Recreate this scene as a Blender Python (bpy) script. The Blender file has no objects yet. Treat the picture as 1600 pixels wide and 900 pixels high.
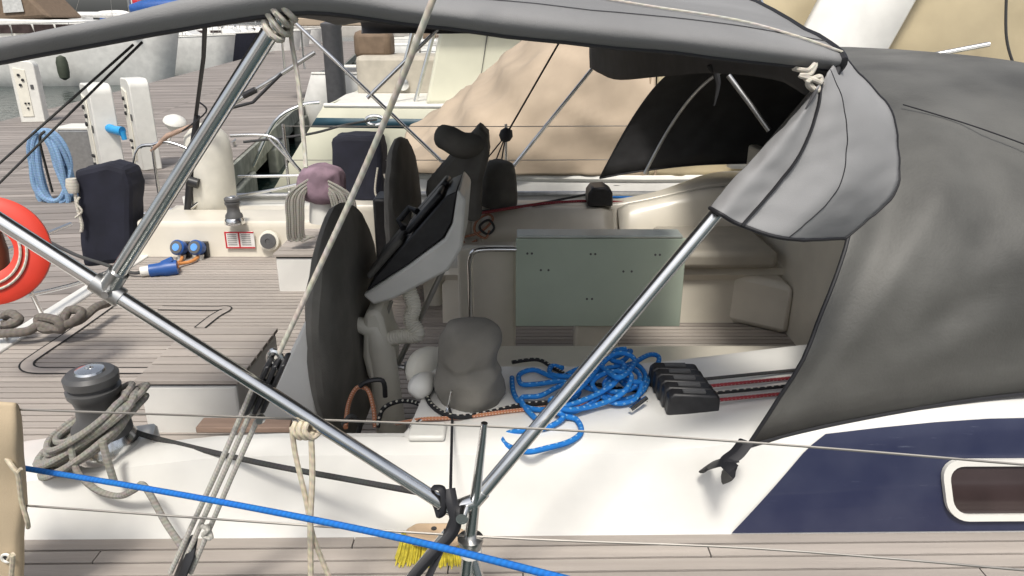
import bpy, math, random
from mathutils import Vector, Matrix, noise
R = math.radians
random.seed(7)
scene = bpy.context.scene
col = scene.collection
# ------------------------------------------------------------------ camera, world, sun
CAMZ = 2.8; PITCH = R(20.0); F = 1150.0
cam = bpy.data.cameras.new('camera'); camo = bpy.data.objects.new('camera', cam); col.objects.link(camo)
camo.location = (0, 0, CAMZ); camo.rotation_euler = (R(90) - PITCH, 0, 0)
cam.sensor_width = 36; cam.lens = 36 * F / 1600; cam.clip_start = .05; cam.clip_end = 3000
scene.camera = camo
SUN_AZ, SUN_EL = R(186), R(60)          # azimuth clockwise from +Y
w = bpy.data.worlds.new('World'); scene.world = w; w.use_nodes = True
nt = w.node_tree; bg = nt.nodes['Background']
sky = nt.nodes.new('ShaderNodeTexSky'); sky.sky_type = 'NISHITA'; sky.sun_disc = False
sky.sun_elevation = SUN_EL; sky.sun_rotation = SUN_AZ; sky.dust_density = 4; sky.air_density = 1.0
hsv = nt.nodes.new('ShaderNodeHueSaturation'); hsv.inputs['Saturation'].default_value = .45
nt.links.new(sky.outputs[0], hsv.inputs['Color']); nt.links.new(hsv.outputs[0], bg.inputs[0]); bg.inputs[1].default_value = .14
sl = bpy.data.lights.new('sun', 'SUN'); sl.energy = 2.6; sl.angle = R(10); sl.color = (1, .95, .87)
so = bpy.data.objects.new('sun', sl); col.objects.link(so)
sd = Vector((math.sin(SUN_AZ) * math.cos(SUN_EL), math.cos(SUN_AZ) * math.cos(SUN_EL), math.sin(SUN_EL)))
so.rotation_euler = sd.to_track_quat('Z', 'Y').to_euler(); so.location = sd * 30
scene.view_settings.view_transform = 'Standard'; scene.view_settings.look = 'None'
scene.view_settings.exposure = 0.16; scene.view_settings.gamma = 1

# ------------------------------------------------------------------ helpers
def P(u, v, d=None, x=None, y=None, z=None):
    """survey helper: the point of the place seen at photo pixel u,v at depth d / on plane x, y or z"""
    a = (u - 800) / F; b = (450 - v) / F
    r = (a, math.cos(PITCH) + b * math.sin(PITCH), -math.sin(PITCH) + b * math.cos(PITCH))
    if d is not None: t = d
    elif y is not None: t = y / r[1]
    elif z is not None: t = (z - CAMZ) / r[2]
    else: t = x / r[0]
    return Vector((r[0] * t, r[1] * t, CAMZ + r[2] * t))

def cr(pts, n=8, closed=False):
    """Catmull-Rom through pts"""
    pts = [Vector(p) for p in pts]; N = len(pts); out = []
    segs = N if closed else N - 1
    for i in range(segs):
        if closed: p0, p1, p2, p3 = pts[(i-1) % N], pts[i], pts[(i+1) % N], pts[(i+2) % N]
        else: p0, p1, p2, p3 = pts[max(i-1, 0)], pts[i], pts[i+1], pts[min(i+2, N-1)]
        for k in range(n):
            t = k / n
            out.append(.5 * ((2*p1) + (p2-p0)*t + (2*p0-5*p1+4*p2-p3)*t*t + (3*p1-p0-3*p2+p3)*t*t*t))
    if not closed: out.append(pts[-1])
    return out

class MB:
    def __init__(s): s.v = []; s.f = []; s.uv = []; s.mi = []
    def add(s, vs, fs, uvs=None, m=0):
        b = len(s.v); s.v += [tuple(p) for p in vs]; s.f += [tuple(i + b for i in f) for f in fs]
        s.uv += uvs if uvs else [(p[0], p[1]) for p in vs]; s.mi += [m] * len(fs); return s
    def box(s, a, b, m=0):
        x0, y0, z0 = a; x1, y1, z1 = b
        return s.add([(x0,y0,z0),(x1,y0,z0),(x1,y1,z0),(x0,y1,z0),(x0,y0,z1),(x1,y0,z1),(x1,y1,z1),(x0,y1,z1)],
                     [(3,2,1,0),(4,5,6,7),(0,1,5,4),(1,2,6,5),(2,3,7,6),(3,0,4,7)], m=m)
    def obox(s, c, X, Y, Z, m=0):
        """oriented box: centre and three half-axis vectors"""
        c, X, Y, Z = map(Vector, (c, X, Y, Z)); vs = []
        for k in (-1, 1):
            for (i, j) in ((-1,-1),(1,-1),(1,1),(-1,1)): vs.append(c + X*i + Y*j + Z*k)
        return s.add(vs, [(3,2,1,0),(4,5,6,7),(0,1,5,4),(1,2,6,5),(2,3,7,6),(3,0,4,7)], m=m)
    def prism(s, poly, off, m=0):
        """polygon (3D points) extruded by off"""
        n = len(poly); off = Vector(off); poly = [Vector(p) for p in poly]
        vs = poly + [p + off for p in poly]
        fs = [tuple(range(n))[::-1], tuple(range(n, 2*n))] + [(i, (i+1) % n, n + (i+1) % n, n + i) for i in range(n)]
        return s.add(vs, fs, m=m)
    def tube(s, pts, r, n=10, closed=False, m=0, flat=1.0):
        pts = [Vector(p) for p in pts]; N = len(pts)
        rs = r if isinstance(r, (list, tuple)) else [r] * N
        T = []
        for i in range(N):
            a = pts[(i-1) % N] if (closed or i) else pts[0]; b = pts[(i+1) % N] if (closed or i < N-1) else pts[-1]
            t = (b - a); T.append(t.normalized() if t.length > 1e-9 else Vector((0,0,1)))
        up = Vector((0,0,1)) if abs(T[0].z) < .9 else Vector((1,0,0))
        nrm = (up - T[0] * up.dot(T[0])).normalized()
        vs = []; uv = []; L = 0
        for i in range(N):
            if i:
                L += (pts[i] - pts[i-1]).length
                nrm = nrm - T[i] * nrm.dot(T[i])
                nrm = nrm.normalized() if nrm.length > 1e-6 else T[i].orthogonal().normalized()
            bn = T[i].cross(nrm)
            for k in range(n + 1):
                a = 2 * math.pi * k / n
                vs.append(pts[i] + (nrm * math.cos(a) * flat + bn * math.sin(a)) * rs[i]); uv.append((k / n, L))
        fs = []
        for i in range(N - 1):
            for k in range(n):
                q = i * (n+1) + k; fs.append((q, q+1, q+n+2, q+n+1))
        if closed:
            for k in range(n):
                q = (N-1) * (n+1) + k; fs.append((q, q+1, k+1, k))
        else:
            fs.append(tuple(range(n))[::-1]); fs.append(tuple((N-1)*(n+1) + k for k in range(n)))
        return s.add(vs, fs, uv, m)
    def lathe(s, c, prof, axis=(0,0,1), n=28, m=0, wob=0, caps=True):
        """prof: list of (radius, height along axis)"""
        c = Vector(c); ax = Vector(axis).normalized(); e1 = ax.orthogonal().normalized(); e2 = ax.cross(e1)
        vs = []; uv = []
        for i, (r, h) in enumerate(prof):
            for k in range(n + 1):
                a = 2*math.pi*(k % n)/n
                p = c + ax*h + (e1*math.cos(a) + e2*math.sin(a)) * r
                if wob: p += (e1*math.cos(a) + e2*math.sin(a)) * wob*(.9*noise.noise(p*6) + .35 - 1.1*abs(noise.noise(p*10 + Vector((3,1,7)))) + .3*noise.noise(p*24)) + ax*wob*.5*noise.noise(p*11+Vector((5,5,5)))
                vs.append(p); uv.append((k/n, h))
        fs = []
        for i in range(len(prof)-1):
            for k in range(n):
                q = i*(n+1)+k; fs.append((q, q+1, q+n+2, q+n+1))
        if caps: fs.append(tuple(range(n))[::-1]); fs.append(tuple((len(prof)-1)*(n+1)+k for k in range(n)))
        return s.add(vs, fs, uv, m)
    def grid(s, rows, m=0, closed=False):
        nr = len(rows); nc = len(rows[0]); vs = [p for r in rows for p in r]
        uv = [(j/(nc-1), i/(nr-1)) for i in range(nr) for j in range(nc)]
        fs = [(i*nc+j, i*nc+j+1, (i+1)*nc+j+1, (i+1)*nc+j) for i in range(nr-1) for j in range(nc-1)]
        return s.add(vs, fs, uv, m)

def sgrid(ctrl, nu=6, nv=6, amp=0, freq=4, seed=0):
    """control grid -> smooth dense grid with wrinkles along its normal"""
    rows = [cr(r, nv) for r in ctrl]
    cols = [cr([r[j] for r in rows], nu) for j in range(len(rows[0]))]
    g = [[cols[j][i] for j in range(len(cols))] for i in range(len(cols[0]))]
    if amp:
        out = []
        for i in range(len(g)):
            o = []
            for j in range(len(g[0])):
                a = g[min(i+1, len(g)-1)][j] - g[max(i-1, 0)][j]; b = g[i][min(j+1, len(g[0])-1)] - g[i][max(j-1, 0)]
                nn = a.cross(b); nn = nn.normalized() if nn.length > 1e-9 else Vector((0,0,1))
                p = g[i][j]
                o.append(p + nn * amp * ((noise.noise(p*freq + Vector((seed,)*3)) if amp < .05 else .5 - 1.6*abs(noise.noise(Vector((p.x*freq + p.z*freq*.8, p.y*freq*.5, p.z*freq*.5 - p.x*freq*.4))))) + .5*noise.noise(p*freq*2.7 + Vector((seed+9,)*3))))
            out.append(o)
        g = out
    return g

def ob(name, mb, mat, parent=None, smooth=True, bevel=0, solid=0, label=None, cat=None, group=None, kind=None, sub=0):
    me = bpy.data.meshes.new(name); me.from_pydata(mb.v, [], mb.f)
    mats = mat if isinstance(mat, (list, tuple)) else [mat]
    for k in mats: me.materials.append(M[k])
    ul = me.uv_layers.new(name='UVMap')
    li = [0] * len(me.loops); me.loops.foreach_get('vertex_index', li)
    fl = []
    for i in li: fl += [mb.uv[i][0], mb.uv[i][1]]
    ul.data.foreach_set('uv', fl)
    me.polygons.foreach_set('material_index', mb.mi)
    me.polygons.foreach_set('use_smooth', [smooth] * len(me.polygons))
    o = bpy.data.objects.new(name, me); col.objects.link(o)
    if parent: o.parent = parent
    if solid:
        md = o.modifiers.new('solid', 'SOLIDIFY'); md.thickness = solid; md.offset = 0
        if len(mats) > 1: md.material_offset = 1
    if bevel:
        md = o.modifiers.new('bevel', 'BEVEL'); md.width = bevel; md.segments = 2; md.limit_method = 'ANGLE'; md.angle_limit = R(40)
        md.harden_normals = False
    if sub:
        md = o.modifiers.new('sub', 'SUBSURF'); md.levels = sub; md.render_levels = sub
    if smooth and not solid:
        try: me.set_sharp_from_angle(angle=R(40))
        except Exception: pass
    tag(o, label, cat, group, kind); return o

def tag(o, label=None, cat=None, group=None, kind=None):
    if label: o['label'] = label
    if cat: o['category'] = cat
    if group: o['group'] = group
    if kind: o['kind'] = kind
    return o
tex_cloth = bpy.data.textures.new('cloth_ripple', 'CLOUDS'); tex_cloth.noise_scale = .16; tex_cloth.noise_depth = 3
def soften(o, amp=.03, lv=3):
    md = o.modifiers.new('tri', 'SUBSURF'); md.subdivision_type = 'SIMPLE'; md.levels = lv; md.render_levels = lv
    md = o.modifiers.new('ripple', 'DISPLACE'); md.texture = tex_cloth; md.texture_coords = 'LOCAL'; md.strength = amp; md.mid_level = .5
    return o
def thing(name, label, cat, loc=(0,0,0), group=None):
    o = bpy.data.objects.new(name, None); col.objects.link(o); o.empty_display_size = .1
    # parts are given in world coordinates, the empty stays at the origin of the place
    return tag(o, label, cat, group)

# ------------------------------------------------------------------ materials
M = {}
def mat(name, c, rough=.5, metal=0, var=.12, scale=8, bump=0, bscale=200, c2=None, c2amt=.5, spec=.5, coat=0, detail=5, emit=0, trans=0, coords='Object', stretch=(1,1,1)):
    m = bpy.data.materials.new(name); m.use_nodes = True; t = m.node_tree; b = t.nodes['Principled BSDF']
    tc = t.nodes.new('ShaderNodeTexCoord'); mp = t.nodes.new('ShaderNodeMapping'); mp.inputs['Scale'].default_value = stretch
    t.links.new(tc.outputs[coords], mp.inputs[0])
    n = t.nodes.new('ShaderNodeTexNoise'); n.inputs['Scale'].default_value = scale; n.inputs['Detail'].default_value = detail
    t.links.new(mp.outputs[0], n.inputs['Vector'])
    ramp = t.nodes.new('ShaderNodeValToRGB')
    lo = [x * (1 - var) for x in c]; hi = [min(1, x * (1 + var)) for x in c]
    if c2: hi = [c[i] * (1 - c2amt) + c2[i] * c2amt for i in range(3)]
    ramp.color_ramp.elements[0].position = .35; ramp.color_ramp.elements[1].position = .68
    ramp.color_ramp.elements[0].color = (*lo, 1); ramp.color_ramp.elements[1].color = (*hi, 1)
    t.links.new(n.outputs[0], ramp.inputs[0]); t.links.new(ramp.outputs[0], b.inputs['Base Color'])
    b.inputs['Roughness'].default_value = rough; b.inputs['Metallic'].default_value = metal
    b.inputs['Specular IOR Level'].default_value = spec; b.inputs['Coat Weight'].default_value = coat
    if trans: b.inputs['Transmission Weight'].default_value = trans
    if bump:
        n2 = t.nodes.new('ShaderNodeTexNoise'); n2.inputs['Scale'].default_value = bscale; n2.inputs['Detail'].default_value = 3
        t.links.new(mp.outputs[0], n2.inputs['Vector'])
        bp = t.nodes.new('ShaderNodeBump'); bp.inputs['Strength'].default_value = bump; bp.inputs['Distance'].default_value = .004
        t.links.new(n2.outputs[0], bp.inputs['Height']); t.links.new(bp.outputs[0], b.inputs['Normal'])
    M[name] = m; return m
def ropemat(name, c, fleck=None, pitch=.02, turns=2, width=.5, rough=.85):
    """braid: diagonal strands from the UVs (u round the rope, v metres along it)"""
    m = bpy.data.materials.new(name); m.use_nodes = True; t = m.node_tree; b = t.nodes['Principled BSDF']
    uv = t.nodes.new('ShaderNodeUVMap'); sp = t.nodes.new('ShaderNodeSeparateXYZ'); t.links.new(uv.outputs[0], sp.inputs[0])
    def mth(op, a, bb):
        k = t.nodes.new('ShaderNodeMath'); k.operation = op
        for i, q in enumerate((a, bb)):
            if isinstance(q, (int, float)): k.inputs[i].default_value = q
            elif q is not None: t.links.new(q, k.inputs[i])
        return k.outputs[0]
    vv = mth('DIVIDE', sp.outputs[1], pitch); uu = mth('MULTIPLY', sp.outputs[0], turns)
    s1 = mth('SINE', mth('MULTIPLY', mth('ADD', vv, uu), 2*math.pi), None)
    s2 = mth('SINE', mth('MULTIPLY', mth('SUBTRACT', vv, uu), 2*math.pi), None)
    h = mth('MAXIMUM', s1, s2) if fleck else s1
    mix = t.nodes.new('ShaderNodeMix'); mix.data_type = 'RGBA'
    d = [x * .93 for x in c]; f = fleck or [min(1, x * 1.15) for x in c]
    mix.inputs['A'].default_value = (*(c if fleck else d), 1); mix.inputs['B'].default_value = (*f, 1)
    fac = mth('GREATER_THAN', mth('MULTIPLY', s1, s2), 1 - width) if fleck else mth('MULTIPLY_ADD', s1, .5)
    if not fleck:
        fac.node.inputs[2].default_value = .5
    t.links.new(fac, mix.inputs['Factor']); 
    nz = t.nodes.new('ShaderNodeTexNoise'); nz.inputs['Scale'].default_value = 25
    mx2 = t.nodes.new('ShaderNodeMix'); mx2.data_type = 'RGBA'; mx2.blend_type = 'MULTIPLY'; mx2.inputs['Factor'].default_value = .35
    t.links.new(mix.outputs['Result'], mx2.inputs['A']); t.links.new(nz.outputs['Color'], mx2.inputs['B'])
    t.links.new(mx2.outputs['Result'], b.inputs['Base Color']); b.inputs['Roughness'].default_value = rough
    bp = t.nodes.new('ShaderNodeBump'); bp.inputs['Strength'].default_value = .25; bp.inputs['Distance'].default_value = .0008
    t.links.new(h, bp.inputs['Height']); t.links.new(bp.outputs[0], b.inputs['Normal'])
    M[name] = m
mat('gelcoat', (.75,.74,.70), .30, var=.08, scale=3.5, detail=10, bump=.02, bscale=5, coat=.2)
mat('gelcoat_cream', (.66,.65,.52), .35, var=.04, scale=2)
mat('gelcoat_beige', (.68,.635,.54), .3, var=.06, scale=4)
mat('nonskid', (.66,.65,.60), .6, var=.06, scale=6, bump=.3, bscale=350)
mat('navy_paint', (.016,.021,.058), .4, var=.0, scale=7, c2=(.04,.046,.085), c2amt=.6, coat=.2, detail=10)
mat('stripe_teal', (.02,.06,.085), .4)
mat('teak', (.37,.33,.295), .75, var=.09, scale=5, bump=.35, bscale=60, stretch=(.25,6,6), detail=8)
mat('teak_brown', (.36,.25,.19), .7, var=.25, scale=5, bump=.3, bscale=60, stretch=(.3,6,6))
mat('caulk', (.012,.012,.012), .8)
mat('steel', (.78,.78,.77), .2, metal=1, var=.05, scale=20)
mat('steel_dull', (.5,.5,.49), .35, metal=1, var=.1, scale=20)
mat('wire', (.36,.34,.31), .4, metal=.8)
mat('canvas_grey', (.215,.215,.215), .85, var=.12, scale=3, bump=.25, bscale=500, detail=8)
mat('canvas_flap', (.27,.27,.272), .8, var=.05, scale=3, bump=.15, bscale=600)
mat('canvas_hood', (.088,.087,.080), .6, var=.34, scale=2.6, bump=.25, bscale=120, detail=9)
mat('black_cloth_shade', (.028,.028,.03), .8, var=.2)  # shade inside the sprayhood put into the colour; black drop and strap too
mat('grey_cloth_shade', (.07,.07,.075), .8, var=.2)  # darker canvas: shade under the bimini put into the colour; also its seam
mat('piping', (.012,.012,.015), .6)
mat('cover_grey', (.115,.11,.098), .85, var=.2, scale=6, bump=.3, bscale=300)
mat('cover_taupe', (.185,.175,.152), .85, var=.22, scale=5, bump=.3, bscale=200)
mat('cover_light', (.25,.24,.215), .85, var=.15, scale=7, bump=.3, bscale=250)
mat('cover_navy', (.010,.011,.022), .85, var=.2, bump=.2, bscale=300)
mat('cover_purple', (.25,.17,.21), .9, var=.25, scale=12, bump=.4, bscale=120)
mat('tan_canvas', (.43,.345,.255), .85, var=.16, scale=1.5, bump=.2, bscale=150, detail=7)
mat('olive_canvas', (.40,.335,.215), .8, var=.12, scale=1.5, bump=.2, bscale=150, detail=7)
mat('tan_seam', (.33,.25,.17), .85)
mat('beige_cloth', (.50,.40,.27), .85, var=.08, scale=6, bump=.2, bscale=300)
mat('fender', (.62,.60,.53), .55, var=.12, scale=5)
mat('fender_dark', (.05,.06,.04), .6)
mat('plastic_white', (.72,.71,.66), .4, var=.05)
mat('plastic_cream', (.76,.73,.63), .45, var=.05)
mat('plastic_black', (.016,.016,.018), .42, var=.3, scale=30)
mat('plastic_grey', (.10,.10,.10), .45, var=.15)
mat('plastic_blue', (.02,.09,.32), .4)
mat('cap_blue', (.12,.33,.75), .35)
mat('plastic_lightblue', (.03,.30,.62), .4)
mat('orange_cable', (.62,.26,.08), .6)
mat('red_buoy', (.66,.045,.022), .5, var=.08, scale=5)
mat('red', (.5,.02,.03), .6)
mat('white_cloth', (.75,.74,.72), .8)
mat('table_green', (.50,.58,.48), .25, var=.05, scale=3)
mat('table_edge', (.55,.60,.56), .3)
mat('cushion', (.42,.385,.32), .6, var=.1, scale=5, bump=.1, bscale=40)
mat('glass_dark', (.05,.035,.035), .08, var=.3, scale=3, spec=.7)
mat('wood_dark', (.12,.05,.025), .5, var=.3, scale=6)
mat('brush_wood', (.55,.40,.26), .6)
mat('bristle', (.66,.56,.06), .7, var=.3, scale=60)
mat('dock_wood', (.27,.24,.22), .85, var=.14, scale=2, bump=.4, bscale=30, detail=8, stretch=(.4,3,3))
mat('dock_side', (.22,.23,.20), .8, var=.3, scale=4)
mat('water', (.012,.028,.024), .06, var=.3, scale=.6, bump=0)
mat('brown_canvas', (.17,.12,.08), .8)
mat('clear_vinyl', (.5,.5,.48), .15)
mat('label_white', (.75,.73,.70), .6)
mat('pole_grey', (.09,.09,.095), .5)
mat('far_building', (.45,.42,.38), .8, var=.15, scale=.4)
mat('leaf', (.05,.08,.03), .8, var=.4, scale=3)
t_ = M['navy_paint'].node_tree; pb_ = t_.nodes['Principled BSDF']; old = pb_.inputs['Base Color'].links[0].from_socket
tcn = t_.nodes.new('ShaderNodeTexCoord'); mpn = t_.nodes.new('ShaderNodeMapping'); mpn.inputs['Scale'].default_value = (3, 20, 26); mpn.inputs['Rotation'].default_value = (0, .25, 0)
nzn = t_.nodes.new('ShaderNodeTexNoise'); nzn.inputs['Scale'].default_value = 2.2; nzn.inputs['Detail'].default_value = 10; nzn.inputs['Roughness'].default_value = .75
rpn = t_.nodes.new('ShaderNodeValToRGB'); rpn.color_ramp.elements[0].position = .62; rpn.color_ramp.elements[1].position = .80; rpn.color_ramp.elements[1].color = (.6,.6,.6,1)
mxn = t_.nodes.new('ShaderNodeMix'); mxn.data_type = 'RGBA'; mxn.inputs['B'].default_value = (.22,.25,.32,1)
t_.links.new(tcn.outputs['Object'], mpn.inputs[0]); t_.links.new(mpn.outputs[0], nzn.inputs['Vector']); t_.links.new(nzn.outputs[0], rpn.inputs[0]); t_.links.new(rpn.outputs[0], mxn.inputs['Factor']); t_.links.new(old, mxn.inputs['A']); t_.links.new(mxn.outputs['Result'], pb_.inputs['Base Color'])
for k_, lo_ in (('teak', .86), ('dock_wood', .72), ('teak_brown', .75)):
    t_ = M[k_].node_tree; pb_ = t_.nodes['Principled BSDF']; old = pb_.inputs['Base Color'].links[0].from_socket
    ge = t_.nodes.new('ShaderNodeNewGeometry'); oi = t_.nodes.new('ShaderNodeObjectInfo'); ad = t_.nodes.new('ShaderNodeMath'); ad.operation = 'ADD'
    fr = t_.nodes.new('ShaderNodeMath'); fr.operation = 'FRACT'; mr = t_.nodes.new('ShaderNodeMapRange'); mr.inputs['To Min'].default_value = lo_; mr.inputs['To Max'].default_value = 1.12
    ml = t_.nodes.new('ShaderNodeMix'); ml.data_type = 'RGBA'; ml.blend_type = 'MULTIPLY'; ml.inputs['Factor'].default_value = 1
    t_.links.new(ge.outputs['Random Per Island'], ad.inputs[0]); t_.links.new(oi.outputs['Random'], ad.inputs[1]); t_.links.new(ad.outputs[0], fr.inputs[0]); t_.links.new(fr.outputs[0], mr.inputs['Value'])
    t_.links.new(old, ml.inputs['A']); t_.links.new(mr.outputs[0], ml.inputs['B']); t_.links.new(ml.outputs['Result'], pb_.inputs['Base Color'])
b_ = M['water'].node_tree; nz = b_.nodes.new('ShaderNodeTexNoise'); nz.inputs['Scale'].default_value = 2.2; nz.inputs['Detail'].default_value = 4
tc_ = b_.nodes.new('ShaderNodeTexCoord'); b_.links.new(tc_.outputs['Object'], nz.inputs['Vector'])
bp_ = b_.nodes.new('ShaderNodeBump'); bp_.inputs['Strength'].default_value = .35; bp_.inputs['Distance'].default_value = .15
b_.links.new(nz.outputs[0], bp_.inputs['Height']); b_.links.new(bp_.outputs[0], b_.nodes['Principled BSDF'].inputs['Normal'])
ropemat('rope_white', (.62,.58,.50), pitch=.022, turns=1)
ropemat('rope_cream', (.60,.53,.40), pitch=.02, turns=1)
ropemat('rope_grey', (.33,.315,.28), pitch=.012, turns=1)
ropemat('rope_tackle', (.50,.48,.43), pitch=.01, turns=1)
ropemat('rope_dark', (.06,.06,.06), pitch=.012, turns=1)
ropemat('rope_blue', (.01,.20,.62), (.18,.42,.75), pitch=.05, turns=1, width=.25)
ropemat('rope_blue_plain', (.008,.16,.55), pitch=.012, turns=1)
ropemat('rope_black', (.012,.012,.014), (.6,.58,.5), pitch=.045, turns=1, width=.35)
ropemat('rope_orange', (.50,.20,.10), (.7,.5,.4), pitch=.02, turns=2, width=.5)
ropemat('rope_red', (.30,.03,.04), (.5,.3,.3), pitch=.025, turns=2, width=.3)
ropemat('rope_paleblue', (.22,.36,.55), pitch=.03, turns=1)
ropemat('rope_mooring', (.17,.15,.13), pitch=.03, turns=1)

# ------------------------------------------------------------------ setting: water, pontoon
ob('water', MB().grid([[(-400 + 800*i/4, -60 + 660*j/4, 0) for i in range(5)] for j in range(5)]), 'water', kind='structure')
ZD = .8
# pontoon: right edge passes (-3.3,4) .. (-6.1,23); planks across
pe = Vector((-2.5, 16.5, 0)).normalized(); pn = Vector((-pe.y, pe.x, 0))   # along the pontoon, and across it to the left
p0 = Vector((-3.2, 4.4, 0))
def dk(a, b, z): q = p0 + pe*a + pn*b; return (q.x, q.y, z)
pont = thing('pontoon', None, None); pont['kind'] = 'structure'
mb = MB(); mb.prism([dk(-14,.06,.25), dk(75,.06,.25), dk(75,5.7,.25), dk(-14,5.7,.25)], (0,0,.50)); ob('float', mb, 'dock_side', pont, smooth=False)
mb = MB(); a = -14.0; k = 0
while a < 75:
    wd = .137; zz = ZD + random.uniform(-.003, .003)
    for (b0, b1) in ((0.0, 2.86), (2.868, 5.76)):
        mb.prism([dk(a, b0, ZD-.045), dk(a+wd, b0, ZD-.045), dk(a+wd, b1, ZD-.045), dk(a, b1, ZD-.045)], (0,0,.045 + zz - ZD))
    a += wd + .016; k += 1
o = ob('planking', mb, 'dock_wood', pont, smooth=False); o['kind'] = 'stuff'
mb = MB(); mb.prism([dk(-14,-.06,.48), dk(75,-.06,.48), dk(75,-.002,.48), dk(-14,-.002,.48)], (0,0,.3)); ob('edge_beam', mb, 'dock_side', pont, smooth=False)
for i in range(14):
    mb = MB(); mb.prism([dk(-6+i*4,-.13,-.3), dk(-4.2+i*4,-.13,-.3), dk(-4.2+i*4,.05,-.3), dk(-6+i*4,.05,-.3)], (0,0,.75)); ob('fender_block', mb, 'dock_side', pont, smooth=False, bevel=.03)

def cleat(a, b, nm='mooring_cleat', lab=None):
    c = Vector(dk(a, b, ZD)); mb = MB()
    mb.tube([c + pe*-.14 + Vector((0,0,.1)), c + pe*-.06 + Vector((0,0,.085)), c + pe*.06 + Vector((0,0,.085)), c + pe*.14 + Vector((0,0,.1))], [.012,.018,.018,.012], 8)
    mb.tube([c + pe*-.05, c + pe*-.05 + Vector((0,0,.09))], .016, 8); mb.tube([c + pe*.05, c + pe*.05 + Vector((0,0,.09))], .016, 8)
    return ob(nm, mb, 'steel_dull', label=lab, cat='cleat', group='cleats on the pontoon')
cleat(8.2, .25, lab='steel mooring cleat on pontoon edge near the green hull'); cleat(9.0, 5.5, lab='steel mooring cleat on pontoon edge by the far pedestal')

def pedestal(u, v, h, lab, rot=0, face=True, wd=.46):
    c = P(u, v, z=ZD); t = thing('power_pedestal', lab, 'pedestal', group='service pedestals on the pontoon')
    rm = Matrix.Rotation(rot, 3, 'Z')
    def q(x, y, z): r = rm @ Vector((x, y, 0)); return (c.x + r.x, c.y + r.y, ZD + z)
    mb = MB(); n = 8; prof = []
    for i in range(n + 1):
        a = math.pi/2 * i / n; prof.append((-wd/2 + .10 - .10*math.sin(a) if 0 else -wd/2, 0))
    out = [(-wd/2, 0), (wd/2, 0)]
    out += [(wd/2 - .12 + .12*math.cos(a*math.pi/16), h - .12 + .12*math.sin(a*math.pi/16)) for a in range(0, 9)]
    out += [(-wd/2 + .07 - .07*math.sin(a*math.pi/16), h - .07 + .07*math.cos(a*math.pi/16)) for a in range(0, 9)]
    off = rm @ Vector((0, .26, 0))
    mb.prism([q(x, -.13, z) for x, z in out], off); ob('body', mb, 'plastic_white', t, bevel=.015)
    mb = MB(); mb.prism([q(x, -.145, z) for x, z in ((-wd*.36, .12), (wd*.1, .12), (wd*.1, h*.86), (-wd*.36, h*.9))], rm @ Vector((0, .014, 0))); ob('socket_panel', mb, 'plastic_cream', t, bevel=.006)
    for i, (x, z, r) in enumerate(((-.08, h*.78, .028), (-.02, h*.70, .028), (-.08, h*.62, .028), (-.06, h*.32, .02), (.0, h*.32, .02), (-.03, h*.24, .02))):
        mb = MB(); mb.lathe(q(x, -.146, z), [(r, 0), (r, .02), (r*.6, .025)], rm @ Vector((0,-1,0)), 10); ob('socket', mb, 'plastic_black', t)
    mb = MB(); mb.prism([q(x, -.135, z) for x, z in ((wd*.2, h*.55), (wd*.32, h*.55), (wd*.32, h*.62), (wd*.2, h*.62))], rm @ Vector((0, -.008, 0))); ob('plate', mb, 'plastic_grey', t, smooth=False)
    return t
pedestal(56, 190, 1.22, 'white service pedestal at pontoon far edge, in front of the large white yacht', R(12))
pd2 = pedestal(178, 292, 1.28, 'white pedestal with light blue plug in its side', R(-50))
pedestal(232, 262, 1.25, 'white pedestal behind the one with the blue plug', R(-50))
# plug in the side of the pedestal
c = P(170, 200, d=9.0)
mb = MB(); mb.tube([c, c + Vector((.10,-.05,-.02)), c + Vector((.2,-.08,-.03))], [.055,.05,.06], 12); mb.tube([c + Vector((.2,-.08,-.03)), c + Vector((.21,-.08,-.13))], [.035,.03], 10)
ob('power_plug', mb, 'plastic_lightblue', label='light blue power plug stuck in the white pedestal', cat='plug')
# grey box with white lid beside it + pale blue coiled hose
b0 = P(140, 285, z=ZD); mb = MB(); mb.box((b0.x-.2, b0.y-.15, ZD+.002), (b0.x+.2, b0.y+.2, ZD+.70)); 
bx_ = thing('meter_box', 'grey metal box with white lid beside the pedestals', 'box'); ob('body', mb, 'steel_dull', bx_, smooth=False, bevel=.02)
mb = MB(); mb.box((b0.x-.215, b0.y-.165, ZD+.70), (b0.x+.215, b0.y+.215, ZD+.735)); ob('lid', mb, 'plastic_white', bx_, smooth=False, bevel=.008)
h0 = P(97, 312, z=ZD); mb = MB(); pts = []
for i in range(9):
    ph = i*.7; w_ = .16 + .05*math.sin(i*2.1)
    for k in range(10):
        a = 2*math.pi*k/10
        pts.append(Vector((h0.x + w_*math.cos(a)*(1.0 + .25*(math.sin(a) < 0)) + .03*math.sin(ph), h0.y - .1 + .06*math.sin(ph+a) , ZD + .42 + .40*math.sin(a) - .02*i*(math.sin(a) < 0))))
mb.tube(cr(pts, 3), .028, 8); ob('coiled_hose', mb, 'rope_paleblue', label='pale blue hose hung in a long coil beside the grey box', cat='hose')

# ------------------------------------------------------------------ the yacht
Y0 = 3.8                                # centreline
yt = thing('sailing_yacht', 'white sailing yacht with teak decks and navy blue cabin side', 'yacht')
ZDK, ZSOLE, ZAFT = 1.37, .95, 1.17
def railhalf(x):                        # half beam at the toe rail
    if x < .5: return 2.42 - .03*(x-.5)**2*.35
    return 2.42 - .012*(x-.5)**2
def hullsec(x): return railhalf(x)
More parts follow.
